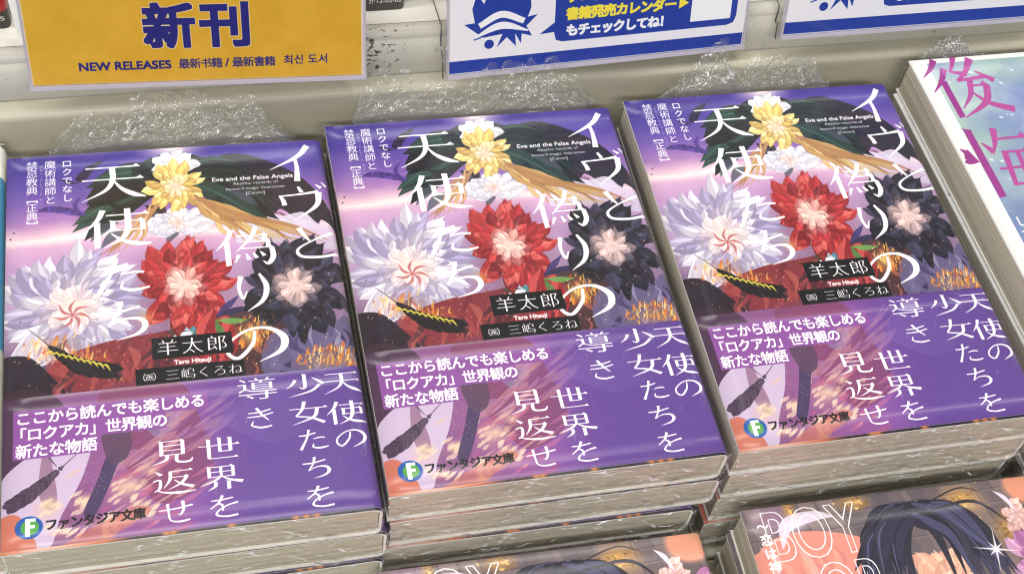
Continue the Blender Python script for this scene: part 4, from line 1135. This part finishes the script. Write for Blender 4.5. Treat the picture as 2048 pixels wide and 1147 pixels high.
# front row
G2 = 'brown and pink paperbacks of the front row'
def front(label, tl, z, rz, seed, rowcol=BOY):
    c, s_ = math.cos(rz), math.sin(rz)
    cx, cy = tl[0] + c * BW / 2 + s_ * BH / 2, tl[1] + s_ * BW / 2 - c * BH / 2
    return make_book(label, (cx, cy, z), 0, 0, rz, BW, BH, 14.2, rowcol, 118.0, 148.0, seed, G2, amp=1.0)
front('brown and pink paperback with outlined capital letters, top of the front right stack', (62.1, -78.8), -31, -0.022, 201)
front('second book from the top of the front right stack', (61.0, -79.0), -46.2, -0.018, 202)
front('third book of the front right stack, in the shadow', (62.0, -79.3), -61.2, -0.022, 203)
front('brown and pink paperback in the front middle stack, only its top strip in view', (-56.5, -80.0), -35, -0.022, 211)
front('second book from the top of the front middle stack', (-56.0, -80.4), -50.2, -0.02, 212)

# white book on the right
G3 = 'white paperbacks on the right'
WT = 15.5
def white(label, tl, z, rz, seed):
    w, h = 128.0, 182.0
    c, s_ = math.cos(rz), math.sin(rz)
    return make_book(label, (tl[0] + c * w / 2 + s_ * h / 2, tl[1] + s_ * w / 2 - c * h / 2, z), 0, 0, rz, w, h, WT, WHITE, 143.0, 182.0, seed, G3, amp=0.8, edge=0.7, wrap=True)
b = white('white paperback with large magenta letters, on top of its stack at the right', (170.2, 76.4), 10.0, -0.002, 401)
flap(b, 128, 182, WT, -58, -36, 411, [(0, 0.1), (0.3, 0.6), (0.6, 0.9), (1, 0.1)], 6, 10)
white('white paperback directly under the top one at the right', (169.0, 75.2), -6.4, 0.004, 402)
white('third white paperback of the right stack, just its edge in view', (169.6, 75.8), -22.8, 0.0, 403)
white('lowest white paperback of the right stack', (169.4, 75.6), -39.2, 0.002, 404)

# blue book at the left edge
def blue_book(label, loc, rz, seed):
    b = make_book(label, loc, 0, 0, rz, 112, 152, 17, BLUE, 130, 152, seed, 'blue paperbacks at the left edge', band=(-BH / 2 + 1, -8, BLUEBAND), amp=0.7, r=4.5, sag=0.2)
    c_ = mesh('head_strip', *shell(cover_path(112, 17, 4.5, 0.14), cover_path(112, 17, 4.5, 0.03), 62, 76, 4, lambda x, y: 0.0, 130, 152, 152, 112)[:2], EDGE, b)
    return b
BLUE = plain('light_blue_cover', (0.05, 0.33, 0.62), 0.3, 0.3)
BLUEBAND = plain('pale_grey_band', (0.55, 0.57, 0.52), 0.4)
blue_book('light blue paperback with white head strip, cut off at the left edge', (-216.2, 3.0, -1.0), 0.004, 501)
blue_book('light blue paperback under the first one at the left edge', (-215.9, 2.0, -19.0), 0.0, 502)
blue_book('lowest light blue paperback at the left edge', (-216.4, 2.6, -37.0), 0.003, 503)

# ------------------------------------------------------------------ stepped display shelf
shelf = thing('display_shelf', 'cream painted metal display shelf with steps behind the book stacks', 'shelf', (0, 80, -60))
def sweep(name, prof, mat, x0=-420, x1=420):
    """a folded metal sheet: (y, z) profile swept along x"""
    n = 60
    xs = np.linspace(x0, x1, n)
    P = np.array([[(x, y - 80, z + 60) for (y, z) in prof] for x in xs])
    P2 = P.copy()
    pr = np.array(prof, float); t = np.gradient(pr, axis=0); t /= np.hypot(*t.T)[:, None]
    nrm = np.stack([t[:, 1], -t[:, 0]], 1) * 1.2
    P2[:, :, 1] -= -nrm[None, :, 0]; P2[:, :, 2] -= -nrm[None, :, 1]
    V1, F1 = grid(P, False); V2, F2 = grid(P2, True)
    o = mesh(name, np.concatenate([V1, V2]), np.concatenate([F1, F2 + len(V1)]), mat, shelf, smooth=True)
    return o
def arc(cy, cz, r, a0, a1, n=8):
    return [(cy + r * math.cos(math.radians(a)), cz + r * math.sin(math.radians(a))) for a in np.linspace(a0, a1, n)]
sweep('lower_back_panel', [(82.6, -62), (82.8, -20), (82.9, 3.0)] + arc(85.6, 5.2, 2.8, 180, 90) + [(88.2, 8.05), (89.7, 7.9)], SHELF)
sweep('upper_riser', [(90.05, 7.6), (90.1, 12), (90.1, 24.2)] + arc(93.9, 24.2, 3.8, 180, 90, 10) + [(104, 28.0), (140, 28.0), (190, 28.0)], RISER)
sweep('upper_tray', [(94.4, 28.35), (110, 28.4), (190, 28.4)], LEDGE)
sweep('lower_tray', [(-77.5, -66), (-77.5, -64), (-75, -63.7), (0, -63.7), (82, -63.7)], SHELF)
sweep('front_tray', [(-330, -96), (-200, -96), (-80, -96), (-79, -80), (-78.6, -66.5)], SHELF)
sweep('tray_back_wall', [(191, 28.5), (191, 260)], SHELF)

# ------------------------------------------------------------------ price-card holders
def holder(name, label, BL, BR, height, mat, cardw, tilt, hang=True):
    BL, BR = Vector(BL), Vector(BR)
    rz = math.atan2(BR.y - BL.y, BR.x - BL.x)
    W_ = (BR - BL).length
    root = thing(name, label, 'sign', BL, 0, 0, rz)
    up = Vector((0, math.sin(tilt), math.cos(tilt))); nr = Vector((0, -math.cos(tilt), math.sin(tilt)))
    def P(x, s_, d): 
        v = Vector((x, 0, 0)) + up * s_ + nr * d
        return tuple(v)
    def slab(nm, x0, x1, s0, s1, d0, d1, m, uv=False):
        V = [P(x, s_, d) for d in (d0, d1) for (x, s_) in ((x0, s0), (x1, s0), (x1, s1), (x0, s1))]
        F = [(3, 2, 1, 0), (4, 5, 6, 7), (0, 1, 5, 4), (1, 2, 6, 5), (2, 3, 7, 6), (3, 0, 4, 7)]
        UV = [(0, 0), (1, 0), (1, 1), (0, 1)] * 2 if uv else None
        return mesh(nm, V, F, m, root, uv=UV)
    slab('printed_card', 0.0, W_, 0.0, height, -0.15, 0.15, mat, True)
    slab('card_back_sheet', -0.5, W_ + 0.9, -0.6, height + 1, -0.6, -0.3, EDGE)
    slab('front_pane', -0.9, W_ + 1.3, -0.2, height + 1, 0.45, 1.1, ACRYL)
    # thick polished lower and side edges
    slab('lower_edge', -0.9, W_ + 1.3, -1.6, -0.3, -1.4, 1.1, RIM)
    slab('side_edge', W_ + 0.5, W_ + 1.3, -0.3, height + 1, -1.4, 0.4, RIM)
    slab('side_edge', -0.9, -0.4, -0.3, height + 1, -1.4, 0.4, RIM)
    # bent sheet that hooks over the step behind
    if hang:
        c0 = P(0, -1.6, -1.4)
        pr = [(c0[1], c0[2]), (c0[1] + 1.0, c0[2] - 0.9), (c0[1] + 2.0, c0[2] + 2)]
        wy = 89.4 - BL.y; 
        pr += [(min(c0[1] + 3.0, wy), c0[2] + 5), (wy - 0.6, 27 - BL.z - 4), (wy + 0.4, 29.3 - BL.z), (wy + 4, 30.0 - BL.z), (wy + 16, 30.0 - BL.z)]
        q = spline(pr, 6)
        for (xa, xb, nm, m) in ((-1.6, W_ + 1.9, 'hooked_sheet', ACRYL), (-2.0, -1.6, 'sheet_edge', DARKEDGE), (W_ + 1.9, W_ + 2.3, 'sheet_edge', DARKEDGE)):
            Pm = np.array([[(x, y, z) for (y, z) in q] for x in np.linspace(xa, xb, 2)])
            Pn = Pm + np.array([0, -0.5, -0.1])
            V1, F1 = grid(Pm); V2, F2 = grid(Pn, True)
            mesh(nm, np.concatenate([V1, V2]), np.concatenate([F1, F2 + len(V1)]), m, root, smooth=False)
    return root
RIM = plain('polished_plastic_edge', (0.50, 0.47, 0.56), 0.12, 1.0)
DARKEDGE = plain('smoky_plastic_edge', (0.12, 0.11, 0.12), 0.2, 0.6)
holder('sign_holder', 'yellow new releases card in a clear holder, at the left', (-147.3, 84.0, 20.2), (-38.9, 78.8, 20.2), 44, YSIGN, 109, math.radians(17), False)
holder('sign_holder', 'blue and white card with speech bubble in a clear holder, in the middle', (-7.7, 80.6, 15.2), (103.5, 85.9, 15.2), 44, BSIGN, 111, math.radians(17))
holder('sign_holder', 'blue and white card cut off by the top right corner', (118.0, 83.3, 21.0), (229.2, 84.6, 21.0), 44, BSIGN, 111, math.radians(17))
t_ = thing('white_card', 'plain white card standing behind the yellow sign', 'card', (-150.6, 97.4, 28.5))
mesh('card_sheet', [(0, 0, 0), (14, -3, 0), (12.6, -1, 46), (-1.4, 2, 46), (0, 0.5, 0), (14, -2.5, 0), (12.6, -0.5, 46), (-1.4, 2.5, 46)], [(0, 1, 2, 3), (7, 6, 5, 4), (0, 4, 5, 1), (1, 5, 6, 2), (2, 6, 7, 3), (3, 7, 4, 0)], EDGE, t_)

# ------------------------------------------------------------------ books standing on the upper tray, spines to the front
def paint_spine(txt, top, foot):
    cv = Canvas(16, 60, 10, top)
    X, Y = cv.grid()
    cv.a += (noise2(cv.H, cv.W, 6, 2, 4, 4)[..., None] - 0.5) * 0.08
    cv.a[Y > 52.5] = np.array(foot) / 255.0
    latin(cv, txt, 2.6 if len(txt) > 6 else 8, 14.4, 56.4, 1.75, (226, 222, 214), bold=0.03)
    return cv.image('spine_print')
def standing(label, x0, x1, y, txt, top, foot, depth=100):
    w = x1 - x0
    root = thing('standing_paperback', label, 'book', ((x0 + x1) / 2, y, 28.5), 0.04, 0, 0)
    m = printed('glossy_spine', paint_spine(txt, top, foot), 0.25)
    H_ = 60
    pth = [(-w / 2, depth), (-w / 2, 2.4)] + [(-w / 2 + 2.4 - 2.4 * math.cos(a), 2.4 - 2.4 * math.sin(a)) for a in np.linspace(0.2, 1.57, 6)] + [(w / 2 - 2.4 + 2.4 * math.sin(a), 2.4 - 2.4 * math.cos(a)) for a in np.linspace(0, 1.4, 6)] + [(w / 2, 2.4), (w / 2, depth)]
    V, UV = [], []
    for off in (0, 0.5):
        for z in (0.0, H_):
            for (x, yy) in pth:
                V.append((x * (1 - off / (w / 2)), yy + off, z)); UV.append((0.5 + x / w * 0.98, z / H_))
    n = len(pth); F, MI = [], []
    for k in range(n - 1):
        F.append((k, k + 1, n + k + 1, n + k)); MI.append(0)
        F.append((2 * n + k, 3 * n + k, 3 * n + k + 1, 2 * n + k + 1)); MI.append(1)
        F.append((k, 2 * n + k, 2 * n + k + 1, k + 1)); MI.append(1)
        F.append((n + k, n + k + 1, 3 * n + k + 1, 3 * n + k)); MI.append(1)
    mesh('cover', V, F, [m, CARD], root, uv=UV, mi=MI)
    mesh('pages', [(-w / 2 + 0.6, 2.5, 1), (w / 2 - 0.6, 2.5, 1), (w / 2 - 0.6, depth - 2, 1), (-w / 2 + 0.6, depth - 2, 1), (-w / 2 + 0.6, 2.5, H_), (w / 2 - 0.6, 2.5, H_), (w / 2 - 0.6, depth - 2, H_), (-w / 2 + 0.6, depth - 2, H_)],
         [(0, 3, 2, 1), (4, 5, 6, 7), (0, 1, 5, 4), (1, 2, 6, 5), (2, 3, 7, 6), (3, 0, 4, 7)], PAGES, root)
    return root
CARD = plain('tan_card_edge', (0.42, 0.30, 0.22), 0.6)
standing('dark grey standing paperback with pale number on its spine, between the yellow and blue cards', -36.2, -20.8, 101.0, 'か12-02-02', (120, 40, 36), (62, 58, 56))
standing('red standing paperback with dark foot, at the top left corner', -168.5, -152.8, 103.0, '12-02-05', (176, 24, 40), (50, 46, 44))
standing('dark red standing paperback just in view beside the blue card', -16.0, -2.0, 106.5, 'か12-02-03', (120, 50, 46), (120, 70, 60))
bpy.data.objects.remove(_to)
